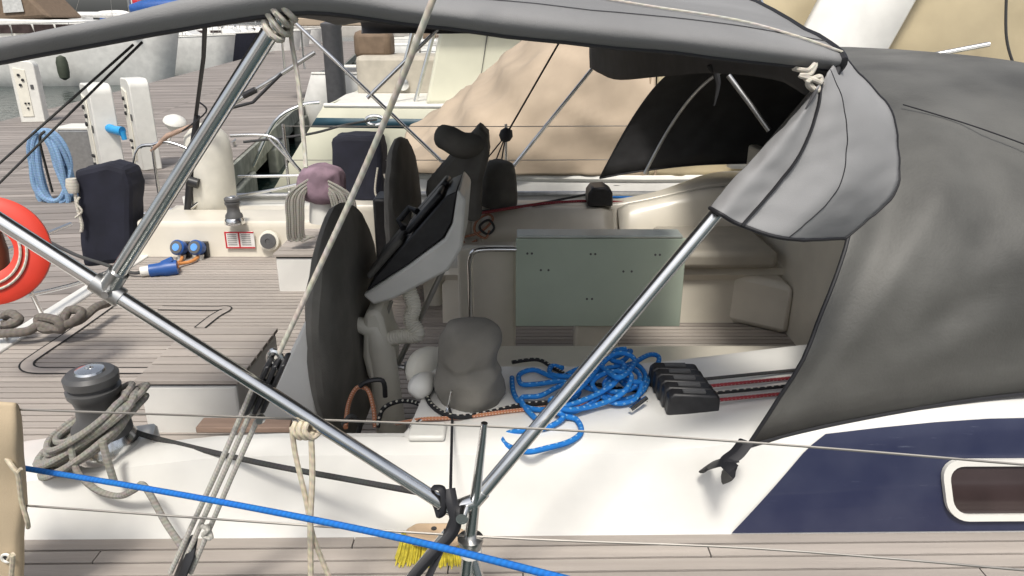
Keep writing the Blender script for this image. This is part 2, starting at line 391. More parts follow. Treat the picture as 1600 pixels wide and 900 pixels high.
# hull topsides: rail to water, both sides, plus transom
for side in (-1, 1):
    rows = []
    for i in range(25):
        x = -2.78 + 11.5*i/24; hb = railhalf(x) if x < 3 else max(.05, 2.345 * (1 - ((x-3)/5.8)**2.2))
        rows.append([Vector((x + (.0 if x > -2.7 else 0), Y0 + side*(hb*f), z)) for f, z in ((1.0, 1.40), (1.01, 1.1), (.99, .6), (.93, .15), (.8, -.3))])
    ob('hull_side', MB().grid(rows), 'gelcoat', yt, solid=.03)
mb = MB(); hb = railhalf(-2.78)
mb.prism([(-2.80, Y0-hb, -.3), (-2.80, Y0+hb, -.3), (-2.80, Y0+hb*1.005, 1.13), (-2.80, Y0-hb*1.005, 1.13)], (.05,0,0)); ob('transom', mb, 'gelcoat', yt, smooth=False)
# toe rails
for side in (-1, 1):
    pts = [Vector((x, Y0 + side*(railhalf(x) - .02), 1.405)) for x in [-2.7 + .5*i for i in range(18)]]
    mb = MB(); mb.tube(pts, .022, 8); ob('toe_rail', mb, 'steel_dull', yt)
# side decks: bed of caulk, planks proud of it
YC = lambda x: 1.785 + .012*x           # foot of coaming / cabin side
sd_bed = MB(); sd_bed.grid([[Vector((x, Y0 - railhalf(x) + .0, ZDK-.006)), Vector((x, 1.84, ZDK-.006))] for x in [-2.75 + .5*i for i in range(19)]])
side_deck = ob('side_deck', sd_bed, 'caulk', yt, smooth=False)
PW = .054; k = 0
yy = 1.80
while yy > 1.40:
    x = -2.7 + random.uniform(-.6, 0); 
    while x < 6:
        L = random.uniform(1.1, 2.1) if k else 2.4; x0 = max(x, -2.7); x1 = min(x + L, 6)
        if x1 > x0 + .05:
            mb = MB()
            rows = []
            nseg = 6
            top = [];
            for i in range(nseg+1):
                xx = x0 + (x1-x0-.004)*i/nseg; dy = .016*(xx)*.6 + .010*math.sin(xx*.6)
                rows.append((xx, dy))
            ya, yb = yy - PW + .004, yy - .004
            vs = []; fs = []
            for xx, dy in rows:
                vs += [(xx, ya+dy, ZDK-.008), (xx, ya+dy, ZDK), (xx, yb+dy, ZDK), (xx, yb+dy, ZDK-.008)]
            for i in range(nseg):
                for j in range(3): fs.append((4*i+j, 4*i+4+j, 4*i+5+j, 4*i+1+j))
            fs.append((0,1,2,3)); e = 4*nseg; fs.append((e+3,e+2,e+1,e))
            mb.add(vs, fs); ob('plank', mb, 'teak', side_deck, smooth=False)
        x += L
    yy -= PW; k += 1
# far side deck
mb = MB(); mb.box((-2.7, 5.75, 1.30), (6, Y0+2.36, ZDK-.01)); ob('side_deck', mb, 'nonskid', yt, smooth=False)

# near and far coaming, lofted along x
def sst(a, b, x): t = max(0, min(1, (x-a)/(b-a))); return t*t*(3-2*t)
def top_z(x): return 1.49 + .13*sst(-1.9, -.7, x) + .12*sst(.2, 1.5, x)
def far_z(x): return (1.43 + .12*sst(-1.35, -1.15, x)) if x < -.2 else 1.55 + .15*sst(.6, 1.6, x)
def inner_y(x): return 2.10 - .13*sst(-1.16, -1.10, x) + .46*sst(-.33, -.27, x) - .10*sst(1.0, 1.9, x)
def inner_bot(x): return ZAFT-.02 if x < -1.13 else (1.02 if x < -.30 else 1.33)
def coaming(side):
    xs = sorted(set([-2.72, -2.68, -2.5, -2.2, -1.9, -1.6, -1.3, -1.18] + [-1.17 + .01*i for i in range(9)] + [-.9, -.7, -.5, -.4] + [-.34 + .01*i for i in range(9)] + [-.2 + .05*i for i in range(40)] + [1.80]))
    rows = []
    for x in xs:
        tz = top_z(x); iy = inner_y(x)
        if side > 0: tz = far_z(x)
        oy = 1.875 + .008*x
        if side > 0: iy = 2.42 - .10*sst(1.0, 1.9, x); oy = 2.24 - .36*sst(1.0, 1.75, x) - .2*(1 - sst(-1.4, -1.1, x))
        pr = [(YC(x), ZDK-.01), (YC(x)+.015, ZDK+.02), (oy-.025, tz-.055), (oy-.01, tz-.02), (oy+.025, tz-.003), (oy+.06, tz), (iy-.04, tz), (iy-.012, tz-.004), (iy, tz-.018), (iy+.004, tz-.05), (iy + (.03 if x < -.3 else .10), inner_bot(x) if side < 0 else (ZAFT-.02 if x < -1.13 else (1.33 if x > -.3 else .95)))]
        rows.append([Vector((x, (y if side < 0 else 2*Y0 - y), z)) for y, z in pr])
    if side > 0: rows = [r[::-1] for r in rows]
    mb = MB(); mb.grid(rows); mb.add([rows[0][i] for i in range(11)], [tuple(range(11))])
    return ob('coaming', mb, 'gelcoat' if side < 0 else 'gelcoat_beige', yt)
coaming(-1); coaming(1)
# teak cap on the near coaming beside the helm, and white mouldings at the pit
mb = MB(); z_ = top_z(-.95)
mb.prism([P(305,668,z=z_+.012), P(452,668,z=z_+.012), P(456,653,z=z_+.012), P(318,652,z=z_+.012)], (0,0,-.02)); ob('teak_cap', mb, 'teak_brown', yt, bevel=.003)
# aft deck
mb = MB(); mb.box((-2.74, 1.9, ZAFT-.08), (-1.06, 5.7, ZAFT-.006)); aft = ob('aft_deck', mb, 'caulk', yt, smooth=False)
mb = MB(); yy = 2.0
while yy < 5.25:
    mb.box((-2.66, yy, ZAFT-.008), (-1.065, yy+.0425, ZAFT+random.uniform(-.0006,.0006))); yy += .053
o = ob('planking', mb, 'teak', aft, smooth=False); o['kind'] = 'stuff'
mb = MB(); mb.box((-2.78, 2.0, ZAFT-.1), (-2.664, 5.6, ZAFT+.012)); ob('stern_edge', mb, 'gelcoat', yt, smooth=False, bevel=.01)
# hatch inlay (king planks) in the aft deck
def inlay(pix, wpx, nm='hatch_inlay'):
    pts = cr([P(u, v, z=ZAFT+.004) for u, v in pix], 6); 
    mb = MB(); 
    for off, ww, m in ((0, wpx, 0), (-wpx*1.1, wpx*.16, 1), (wpx*1.1, wpx*.16, 1)):
        L = []; 
        for i, p in enumerate(pts):
            t = (pts[min(i+1, len(pts)-1)] - pts[max(i-1, 0)]).normalized(); nn = Vector((-t.y, t.x, 0))
            L.append([p + nn*(off-ww), p + nn*(off+ww)])
        mb.grid([[a + Vector((0,0,.0005*(m+1))), b + Vector((0,0,.0005*(m+1)))] for a, b in L], m=m)
    return ob(nm, mb, ['teak', 'caulk'], aft, smooth=False)
inlay([(170,478), (110,520), (62,552), (42,568), (52,578), (100,579), (180,579), (250,578), (275,570), (290,545)], .028)
inlay([(312,512), (335,494), (352,484), (350,481), (330,482), (250,481)], .028)
# helm seats: white box with teak slats
def helm_seat(ya, yb, x0, x1, zt):
    s = bpy.data.objects.new('helm_seat', None); col.objects.link(s); s.parent = yt
    mb = MB(); mb.box((x0, ya, ZAFT-.2), (x1, yb, zt-.03)); ob('seat_box', mb, 'gelcoat', s, smooth=False, bevel=.012); mb = MB(); mb.box((x0+.004, ya+.004, zt-.03), (x1-.004, yb-.004, zt-.0175)); ob('slat_bed', mb, 'caulk', s, smooth=False)
    n = 7; wy = (yb-ya+.02)/n
    for i in range(n):
        mb = MB(); mb.box((x0-.012, ya-.012+wy*i, zt-.018), (x1+.012, ya-.012+wy*(i+1)-.014, zt)); ob('slat', mb, 'teak', s, smooth=False, bevel=.002)
helm_seat(2.70, 3.24, -1.53, -1.13, 1.42); helm_seat(4.42, 5.02, -1.49, -1.15, 1.42)
# cockpit: sole, step, seats, bulkhead
mb = MB(); mb.box((-1.06, 1.95, ZSOLE-.1), (1.75, 5.3, ZSOLE-.006)); sole = ob('cockpit_sole', mb, 'caulk', yt, smooth=False)
mb = MB(); yy = 2.3
while yy < 5.2:
    mb.box((-1.05, yy, ZSOLE-.008), (1.74, yy+.0425, ZSOLE)); yy += .053
o = ob('planking', mb, 'teak', sole, smooth=False); o['kind'] = 'stuff'
mb = MB(); mb.box((-1.085, 2.0, ZSOLE-.05), (-1.062, 5.6, ZAFT-.001)); ob('step_riser', mb, 'gelcoat', yt, smooth=False)
# helm footwell walls beside the seat box
mb = MB(); mb.prism([P(u, v, y=2.42) for u, v in ((492,470), (498,690), (395,690), (392,664), (428,600))], (0,.05,0)); ob('footwell_side', mb, 'gelcoat', yt, bevel=.015)
# near seat (inboard edge shows), far seat with cushion and moulded front
def seatprof(y0, y1, zt, x0, x1, m, nm, r=.05):
    mb = MB(); pr = [(y0, ZSOLE-.01), (y0+(.04 if y1 > y0 else -.04), zt-.10), (y0+(.0 if y1 > y0 else 0), zt-.05), (y0+(.02 if y1 > y0 else -.02), zt-.012), (y0+(.07 if y1>y0 else -.07), zt), (y1, zt)]
    xs = [x0, x0+.02, x0+.06] + [x0+.06+(x1-x0-.06)*i/6 for i in range(1,7)]
    rows = [[Vector((x, y, z - (.03 if i == 0 else 0)*(z > ZSOLE))) for y, z in pr] for i, x in enumerate(xs)]
    mb.grid(rows); mb.add([rows[0][i] for i in range(6)] + [Vector((x0, y1, ZSOLE-.01))], [tuple(range(7))]); return ob(nm, mb, m, yt)
seatprof(3.24, 2.45, 1.345, -.26, 1.72, 'gelcoat_beige', 'seat')
seatprof(4.42, 5.22, 1.33, -.45, 1.72, 'gelcoat_beige', 'seat')
# far seat backs (two moulded panels with a gap) standing in front of the coaming
for (xa, xb) in ((-.22, .72), (.76, 1.7)):
    rows = []
    for i in range(13):
        x = xa + (xb-xa)*i/12; e = min(x-xa, xb-x); rr = .03*(1 - min(1, e/.05))**2; zt = far_z(x) - .012 - rr
        rows.append([Vector((x, 5.02-rr*.5, 1.325)), Vector((x, 5.04, 1.42)), Vector((x, 5.09, zt-.06)), Vector((x, 5.12, zt-.015)), Vector((x, 5.17, zt))])
    ob('seat_back', MB().grid(rows), 'gelcoat_beige', yt, solid=.02)
# raised cushion block forward
mb = MB(); mb.box((.98, 4.36, 1.335), (1.66, 5.0, 1.45)); ob('seat_cushion', mb, 'cushion', yt, bevel=.035)
# moulded forward wall of the cockpit and companionway
mb = MB(); mb.box((1.72, 2.2, .9), (1.80, 5.4, 1.95)); ob('bulkhead', mb, 'gelcoat_beige', yt, smooth=False, bevel=.02)
mb = MB(); mb.box((1.69, 3.0, 1.2), (1.718, 3.50, 1.93)); ob('companionway_door', mb, 'wood_dark', yt, smooth=False, bevel=.005)
mb = MB(); mb.prism([(1.3,4.5,ZSOLE), (1.72,4.2,ZSOLE), (1.72,4.2,1.28), (1.4,4.5,1.28)], (0,.5,0)); ob('moulded_step', mb, 'gelcoat_beige', yt, bevel=.04)
# cabin: navy side, white top
def side_y(x): return 1.875 + .008*min(x, 2.5) + (.02*(x-2.5)**2 if x > 2.5 else 0)
def foot_y(x): return YC(x) + (.02*(x-2.5)**2 if x > 2.5 else 0)
rows = []
for i in range(18):
    x = 1.80 + 4.0*i/17; zt = top_z(x); oy = side_y(x); fy = foot_y(x)
    rows.append([Vector((x, y, z)) for y, z in ((fy, ZDK-.01), (fy+.015, ZDK+.02), (oy-.025, zt-.055), (oy-.01, zt-.02), (oy+.025, zt-.003), (oy+.06, zt), (oy+.35, zt+.05), (3.0, zt+.13), (Y0, zt+.16), (5.6, zt), (5.8, ZDK))])
ob('cabin', MB().grid(rows), 'gelcoat', yt)
def cab_pt(x, f):                        # f 0..1 from deck to shoulder on the cabin side
    zt = top_z(x); oy = side_y(x); fy = foot_y(x)
    A = Vector((x, fy+.004, ZDK+.003)); B = Vector((x, oy-.025, zt-.055)); C = Vector((x, oy-.01, zt-.02)); D = Vector((x, oy+.025, zt-.003))
    if f < .85: p = A.lerp(B, f/.85)
    elif f < .95: p = B.lerp(C, (f-.85)/.10)
    else: p = C.lerp(D, (f-.95)/.05)
    return p + Vector((0, -.004, .0015))
rows = []
for i in range(15):
    f = .01 + .935*i/14; xs0 = .645 + .25*f + .06*max(0, f-.8)**2*25; rows.append([cab_pt(xs0 + (5.6-xs0)*(j/30)**1.0, f) for j in range(31)])
ob('navy_panel', MB().grid(rows), 'navy_paint', yt)
# portlight: rounded frame and tinted pane
def rrect(cx, cz, hw, hh, r, n=6):
    out = []
    for (sx, sz, a0) in ((1,1,0), (-1,1,90), (-1,-1,180), (1,-1,270)):
        for k in range(n+1):
            a = R(a0 + 90*k/n); out.append((cx + sx*(hw-r) + r*math.cos(a), cz + sz*(hh-r) + r*math.sin(a)))
    return out
def onside(x, z, off):
    f = (z - ZDK - .003) / (top_z(x) - .055 - ZDK - .003) * .85; p = cab_pt(x, f); return p + Vector((0, -off, off*.3))
pc = (1.62, 1.507)
fr_o = [(x - .22*(z-pc[1]), z) for x, z in rrect(*pc, .36, .094, .06)]; fr_i = [(x - .22*(z-pc[1]), z) for x, z in rrect(*pc, .340, .074, .045)]
mb = MB(); n = len(fr_o); vs = [onside(x, z, .002) for x, z in fr_o] + [onside(x, z, .016) for x, z in fr_o] + [onside(x, z, .016) for x, z in fr_i] + [onside(x, z, .004) for x, z in fr_i]
fs = []
for L in range(3):
    for i in range(n): fs.append((L*n+i, L*n+(i+1) % n, (L+1)*n+(i+1) % n, (L+1)*n+i))
mb.add(vs, fs); pl = ob('portlight', mb, 'plastic_white', yt)
mb = MB(); mb.add([onside(x, z, .006) for x, z in fr_i], [tuple(range(n))]); ob('pane', mb, 'glass_dark', pl)

# winches (parts of the yacht)
def winch(c, s, nm='winch', m='plastic_grey', wpar=None):
    t = bpy.data.objects.new(nm, None); col.objects.link(t); t.parent = yt
    mb = MB(); mb.lathe(c, [(.112*s,0), (.115*s,.012*s), (.108*s,.05*s), (.095*s,.075*s)]); ob('base', mb, 'steel', t)
    mb = MB(); mb.lathe(Vector(c) + Vector((0,0,.075*s)), [(.098*s,0), (.095*s,.03*s), (.072*s,.06*s), (.067*s,.11*s), (.075*s,.14*s), (.086*s,.155*s), (.088*s,.175*s), (.074*s,.18*s), (.074*s,.19*s), (.086*s,.195*s), (.088*s,.222*s), (.075*s,.235*s), (.05*s,.237*s)]); ob('drum', mb, m, t)
    mb = MB(); mb.lathe(Vector(c) + Vector((0,0,.311*s)), [(.05*s,0), (.046*s,.008*s), (.028*s,.014*s), (.014*s,.014*s), (.012*s,.006*s)]); ob('top_cap', mb, 'steel', t)
    return t
wz = top_z(-1.26)
winch((-1.245, 1.955, wz-.002), .86)
fw = P(367, 347, z=1.44); winch((fw.x, fw.y, 1.43), .62)
# stainless frame of the boat: stanchions, lifelines, pushpit
st_top = P(757, 661, y=1.40); st_mid = P(735, 840, y=1.40); dirv = (st_mid - st_top); st_bot = st_top + dirv * ((st_top.z - 1.40)/(-dirv.z))
t = bpy.data.objects.new('stanchion', None); col.objects.link(t); t.parent = yt
mb = MB(); mb.tube([st_bot, st_mid, st_top.lerp(st_mid, .1), st_top], [.0165,.0145,.0085,.0075], 14); ob('post', mb, 'steel', t)
mb = MB(); mb.lathe(st_mid + Vector((0,0,-.012)), [(.020,-.015), (.026,-.012), (.028,.0), (.030,.004), (.030,.012), (.018,.014)], (0,0,1), 20); ob('collar', mb, 'steel_dull', t)
mb = MB(); mb.lathe(st_mid + Vector((0,0,-.05)), [(.019,0), (.026,.004), (.026,.02), (.019,.024)], (0,0,1), 20); ob('clamp_ring', mb, 'plastic_white', t)
mb = MB(); mb.lathe(st_bot + Vector((0,0,-.02)), [(.035,0), (.035,.03), (.02,.05)], (0,0,1), 16); ob('base', mb, 'steel', t)
for pts in ([P(-120,636,y=1.47), P(30,640,y=1.455), st_top + Vector((0,0,-.008)), P(1180,692,y=1.33), P(1600,726,y=1.245), P(1900,752,y=1.2)],
            [P(-120,779,y=1.47), P(40,790,y=1.455), st_mid + Vector((0,0,.004)), P(1180,857,y=1.36), P(1600,891,y=1.30), P(1900,920,y=1.28)]):
    mb = MB(); mb.tube(cr(pts, 6), .0028, 6); ob('lifeline', mb, 'wire', yt)
for z_ in (1.98, 1.70):
    mb = MB(); mb.tube([Vector((-1.9, 6.15, z_)), Vector((0, 6.2, z_ - .01)), Vector((2, 6.2, z_)), Vector((5, 5.9, z_))], .0035, 6); ob('lifeline', mb, 'wire', yt)
for x in (-1.9, -.05, 2.0):
    mb = MB(); mb.tube([Vector((x, 6.18, 1.38)), Vector((x, 6.2, 1.99))], .0125, 10); ob('stanchion', mb, 'steel', yt)
# pushpit on the far quarter and stern
YP = 5.95
push = [
 [(360,212), (425,214), (455,250), (482,282)], [(372,276), (480,274)], [(375,306), (430,296), (482,284)], [(420,216), (470,268)],
 [(212,336), (300,322), (375,306)], [(238,228), (248,300), (262,362)], [(205,335), (212,240), (240,226), (262,222), (300,235)],
 [(215,395), (330,300)], ]
for i, L in enumerate(push):
    pts = [P(u, v, y=YP + (.0 if i < 5 else -.35)) for u, v in L]
    mb = MB(); mb.tube(cr(pts, 5), .0125, 10); ob('pushpit_tube', mb, 'steel', yt)
# near quarter rails low at the stern
for L in ([(30,420), (55,470), (70,500)], [(42,462), (130,440), (215,405)], [(0,500), (14,545)], [(0,395), (110,350)]):
    mb = MB(); mb.tube(cr([P(u, v, x=-2.72) for u, v in L], 4), .0125, 10); ob('pushpit_tube', mb, 'steel', yt)
# far coaming details: shore power sockets, label, speaker knob
YF = 5.142
for u in (288, 316):
    t = bpy.data.objects.new('shore_power_socket', None); col.objects.link(t); t.parent = yt
    c = P(u, 388, y=YF)
    mb = MB(); mb.box((c.x-.045, YF-.03, c.z-.06), (c.x+.045, YF+.02, c.z+.05)); ob('back_plate', mb, 'plastic_black', t, smooth=False, bevel=.006)
    ax = Vector((-.15, -.9, .35)).normalized()
    mb = MB(); mb.lathe(c + ax*.03, [(.05,0), (.054,.03), (.056,.06), (.05,.068)], ax, 18); ob('socket_body', mb, 'plastic_blue', t)
    mb = MB(); mb.lathe(c + ax*.098, [(.046,0), (.046,.006), (.03,.008)], ax, 18); ob('cap_ring', mb, 'plastic_grey', t)
    mb = MB(); mb.lathe(c + ax*.105, [(.028,0), (.026,.004)], ax, 16); ob('cap', mb, 'cap_blue', t)
    mb = MB(); mb.tube([c + Vector((0,-.05,-.03)), c + Vector((-.01,-.06,-.09))], .028, 12); ob('inlet', mb, 'plastic_white', t)
a, b = P(350, 362, y=YF-.004), P(399, 388, y=YF-.004)
t = bpy.data.objects.new('warning_label', None); col.objects.link(t); t.parent = yt
mb = MB(); mb.box((a.x, YF-.004, b.z), (b.x, YF+.004, a.z)); ob('sheet', mb, 'label_white', t, smooth=False)
W_ = b.x - a.x; H_ = a.z - b.z
for i in range(2):
    for j in range(6):
        mb = MB(); mb.box((a.x + W_*(.09+.48*i), YF-.006, a.z - H_*(.20+.12*j)), (a.x + W_*(.40+.48*i), YF-.0042, a.z - H_*(.165+.12*j))); ob('text_line', mb, 'plastic_grey', t, smooth=False)
for (x0, x1, z0, z1) in ((0,1,.0,.08), (0,1,.92,1), (0,.05,.08,.92), (.46,.51,.08,.92)):
    mb = MB(); mb.box((a.x + W_*x0, YF-.0065, a.z - H_*z1), (a.x + W_*x1, YF-.0042, a.z - H_*z0)); ob('red_border', mb, 'red', t, smooth=False)
c = P(421, 376, y=YF); mb = MB(); mb.lathe(c, [(.075,0), (.072,.02), (.055,.024)], (0,-1,.15), 28); kn = ob('vent_ring', mb, 'plastic_cream', yt)
mb = MB(); mb.lathe(c + Vector((0,-.024,.004)), [(.056,0), (.056,.012), (.02,.016), (.018,.01)], (0,-1,.15), 24); ob('vent_cap', mb, 'plastic_grey', kn)
# helm consoles
def prismY(pix, y0, y1): return [P(u, v, y=y0) for u, v in pix], Vector((0, y1-y0, 0))
hc = bpy.data.objects.new('helm_console', None); col.objects.link(hc); hc.parent = yt
mb = MB(); mb.prism(*prismY([(566,462), (583,477), (615,468), (700,424), (722,388), (728,312), (715,296), (707,350), (694,374), (636,417)], 2.80, 3.20)); ob('instrument_pod', mb, 'plastic_white', hc, bevel=.012)
A, B = P(572, 452, y=2.82), P(706, 299, y=2.82); sv = (B - A); sn = Vector((-sv.z, 0, sv.x)).normalized()
if sn.z < 0: sn = -sn
mb = MB(); mb.prism(*prismY([(571,456), (637,414), (693,371), (706,347), (714,299), (698,306), (640,372), (590,428)], 2.815, 3.17)); ob('instrument_panel', mb, 'plastic_black', hc, bevel=.006)
A = A - sn*.018
for (s0, s1, y0, y1, h) in ((.06,.46,.02,.17,.03), (.10,.42,.19,.34,.03), (.52,.92,.03,.19,.034), (.55,.95,.21,.34,.03)):
    mb = MB(); mb.obox(A + sv*((s0+s1)/2) + Vector((0,(y0+y1)/2,0)) + sn*.04, sv*((s1-s0)/2), Vector((0,(y1-y0)/2,0)), sn*.014); ob('instrument_cover', mb, 'cover_grey' if s0 < .5 else 'plastic_black', hc, bevel=.012)
mb = MB(); mb.tube([A + sv*.5 + sn*.06 + Vector((0,.1,0)), A + sv*.5 + sn*.09 + Vector((0,.14,0)), A + sv*.62 + sn*.09 + Vector((0,.16,0)), A + sv*.66 + sn*.06 + Vector((0,.12,0))], .014, 8); ob('strap', mb, 'plastic_black', hc)
# pedestal, corrugated conduit, rails
mb = MB(); mb.prism(*prismY([(568,490), (590,484), (598,500), (604,525), (612,545), (613,592), (575,596), (566,560)], 2.82, 3.05)); ob('pedestal', mb, 'plastic_cream', hc, bevel=.02)
pts = cr([P(638,452,y=2.88), P(646,478,y=2.86), P(642,500,y=2.84), P(652,522,y=2.82), P(630,525,y=2.84), P(604,530,y=2.86)], 14)
mb = MB(); mb.tube(pts, [.030 + .0035*(i % 2) for i in range(len(pts))], 14); ob('conduit', mb, 'plastic_cream', hc)
for L, r in (([(700,405), (660,490), (622,568)], .012), ([(612,470), (600,505), (590,530)], .008)):
    mb = MB(); mb.tube([P(u, v, y=2.95) for u, v in L], r, 10); ob('guard_rail', mb, 'steel_dull', hc)
mb = MB(); mb.tube([P(640,575,y=2.95), P(616,572,y=2.95)], .012, 8); mb.lathe(P(642,574,y=2.95), [(.03,-.02), (.03,.02)], (0,0,1), 14); ob('rail_foot', mb, 'steel_dull', hc)
# cockpit table with a folded leaf
tb = bpy.data.objects.new('cockpit_table', None); col.objects.link(tb); tb.parent = yt
yl = 3.42
a, b = P(806, 373, y=yl), P(1062, 510, y=yl)
mb = MB(); mb.box((a.x, yl, b.z), (b.x, yl+.018, a.z)); lf = ob('folded_leaf', mb, 'table_green', tb, smooth=False, bevel=.004)
for (u, v) in ((824,396), (831,396), (923,397), (930,397), (1024,398), (1031,398), (845,422), (857,422), (974,424), (987,424), (917,467), (925,467)):
    c = P(u, v, y=yl); mb = MB(); mb.lathe(c + Vector((0,.001,0)), [(.0055,0), (.0055,.004), (.003,.005)], (0,-1,0), 10); ob('screw', mb, 'plastic_grey', lf)
mb = MB(); mb.box((a.x+.005, yl-.004, a.z+.004), (b.x-.02, yl+.12, a.z+.016)); ob('table_top', mb, 'table_edge', tb, smooth=False, bevel=.006)
mb = MB(); mb.box((a.x+.3, yl+.03, ZSOLE), (b.x-.3, yl+.10, a.z+.003)); ob('table_base', mb, 'gelcoat_beige', tb, smooth=False, bevel=.02)
mb = MB(); mb.tube(cr([P(736,512,y=3.36), P(735,440,y=3.36), P(735,405,y=3.36), P(748,391,y=3.36), P(806,390,y=3.40)], 6), .013, 10); ob('grab_rail', mb, 'steel', tb)
mb = MB(); mb.box((P(716,420,y=3.6).x, 3.55, ZSOLE), (P(806,420,y=3.6).x, 3.62, 1.72)); ob('table_end', mb, 'gelcoat_beige', tb, smooth=False, bevel=.015)
# rope clutches on the near coaming
zc0 = top_z(.5)
cl = bpy.data.objects.new('rope_clutch_bank', None); col.objects.link(cl); cl.parent = yt
for i in range(5):
    y_ = 2.03 + .047*i; x0_ = P(1030, 620, z=zc0).x + (i*-.005)
    mb = MB(); n = 8
    out = [(x0_-.0, zc0-.002), (x0_+.165, zc0-.002), (x0_+.165, zc0+.058), (x0_+.155, zc0+.068), (x0_+.02, zc0+.074), (x0_+.004, zc0+.062)]
    mb.prism([(x, y_, z) for x, z in out], (0,.0455,0)); ob('clutch', mb, 'plastic_black', cl, bevel=.008)
    mb = MB(); mb.box((x0_+.05, y_+.012, zc0+.070), (x0_+.12, y_+.032, zc0+.0765)); ob('name_strip', mb, 'plastic_grey', cl, smooth=False)
mb = MB(); mb.tube([P(985,641,z=zc0+.01), P(1010,622,z=zc0+.03)], .009, 8); ob('clutch_handle', mb, 'steel', cl)
# lines leading forward from the clutches under the hood
for i, (m_, y_) in enumerate((('rope_red', 2.055), ('rope_black', 2.10), ('rope_red', 2.15), ('rope_dark', 2.20))):
    x0_ = P(1100, 610, z=zc0).x; mb = MB(); mb.tube([Vector((x0_-.02, y_, zc0+.038)), Vector((x0_+.3, y_+.01, zc0+.068)), Vector((x0_+1.0, y_+.03, zc0+.13))], .006, 8)
    ob('control_line', mb, m_, label=['dark red line nearest the rail running forward from the clutches', 'black flecked line running forward from the clutches', 'second dark red line running forward from the clutches', 'thin dark line farthest from rail running forward from clutches'][i], cat='rope', group='lines leading forward')

# ------------------------------------------------------------------ bimini: frame tubes + canopy
bi = thing('bimini_awning', 'grey canvas bimini on stainless tubes over the cockpit', 'awning')
foot = P(706, 796, y=1.40)
A_end = P(0, 345, d=1.42); A_dir = (A_end - foot)
clampA = foot + A_dir*.79
Ctop = P(440, 22, d=1.26)
mb = MB(); mb.tube([foot, foot + A_dir*1.75], .0155, 16); ob('frame_tube', mb, 'steel', bi)
mb = MB(); mb.tube([clampA, Ctop], .0155, 16); ob('frame_tube', mb, 'steel', bi)
mb = MB(); mb.tube([clampA - A_dir.normalized()*.03, clampA + A_dir.normalized()*.03], .021, 14); mb.tube([clampA, clampA + (Ctop-clampA).normalized()*.05], .020, 14); mb.lathe(clampA + Vector((.01,-.02,0)), [(.008,-.012), (.008,.012)], (0,1,0), 8); ob('clamp', mb, 'steel_dull', bi)
Btop = P(1292, 128, d=1.56); foot2 = P(742, 783, y=1.405)
mb = MB(); mb.tube([foot2, Btop], .0155, 16); ob('frame_tube', mb, 'steel', bi)
# hinge at the foot
mb = MB(); mb.tube([foot + A_dir.normalized()*.03, foot, foot2, foot2 + (Btop-foot2).normalized()*.03], .018, 12); mb.lathe(foot.lerp(foot2,.5) + Vector((0,-.02,0)), [(.016,0), (.014,.03)], (0,-1,0), 12); ob('hinge', mb, 'steel', bi)
# far side frame
YB = 6.2
for L in ([(792,272), (925,108)], [(690,252), (455,30)], [(574,153), (692,38)]):
    mb = MB(); mb.tube([P(u, v, y=YB) for u, v in L], .0155, 12); ob('frame_tube', mb, 'steel', bi)
mb = MB(); mb.tube([P(u, v, y=YB) for u, v in ((690,252), (792,272))], .0155, 10); ob('frame_tube', mb, 'steel', bi)
# canopy
stations = [(-1.42, 1.47, 2.715, 2.80, .001), (-1.04, 1.44, 2.752, 2.82, .001), (-.80, 1.38, 2.785, 2.84, .003), (-.385, 1.32, 2.848, 2.88, .01), (-.16, 1.38, 2.825, 2.91, .03), (.2, 1.46, 2.788, 2.92, .042), (.45, 1.54, 2.762, 2.915, .045), (.69, 1.61, 2.732, 2.90, .045)]
ctrl = []
for x, y0, z0, zc, bm in stations:
    xf = x - .12 + (.40 if x < -1.2 else (.12 if x < -.9 else 0)); xa_ = .30 if x < -1.2 else (.13 if x < -.9 else 0)
    ctrl.append([Vector((x, y0+.012, z0-.035)), Vector((x, y0, z0)), Vector((x, y0+.22, z0+bm)), Vector((x+.01+xa_, 2.6, zc-.015 if bm > .005 else z0*.35+zc*.65)), Vector((x+.01+xa_*1.3, Y0, zc+.01)), Vector((xf, 5.2, zc-.03)), Vector((xf-.05, 6.05, 2.79)), Vector((xf-.06, 6.22, 2.76)), Vector((xf-.06, 6.2, 2.70))])
g = sgrid(ctrl, 7, 5, amp=.008, freq=3)
ob('canopy', MB().grid([r[::-1] for r in g]), ['canvas_grey', 'grey_cloth_shade'], bi, solid=.003)
# near hem (piping) + seam line
hem = [r[0] for r in g]; mb = MB(); mb.tube(hem, .005, 6); ob('hem', mb, 'piping', bi)
fe = g[-1]; mb = MB(); mb.tube(fe, .008, 6); ob('front_hem', mb, 'piping', bi)
canopy_grid = g; mb = MB(); mb.tube([r[8] + Vector((0,0,.003)) for r in g], .0012, 5); ob('seam', mb, 'grey_cloth_shade', bi)
# black drop along the forward edge
top = [Vector((.70, 1.68, 2.70)), Vector((.70, 2.4, 2.83)), Vector((.68, 3.3, 2.86)), Vector((.68, 4.4, 2.84)), Vector((.66, 5.5, 2.79)), Vector((.60, 6.15, 2.72))]
low = [P(1262,150,d=1.75), P(1210,124,y=2.2), P(1110,114,y=2.95), P(1030,120,y=3.9), P(960,124,y=5.3), P(922,106,y=6.15)]
ob('front_drop', MB().grid(sgrid([top, [a.lerp(b, .5) for a, b in zip(top, low)], low], 4, 5, amp=.01, freq=3, seed=3)), 'black_cloth_shade', bi, solid=.003)
mb = MB(); mb.tube(cr([P(1112,100,y=2.9), P(1122,130,y=2.9), P(1116,165,y=2.9)], 4), [.02,.018,.012,.012,.01,.008,.006,.004,.003][:9], 8); ob('loose_strap', mb, 'black_cloth_shade', bi)
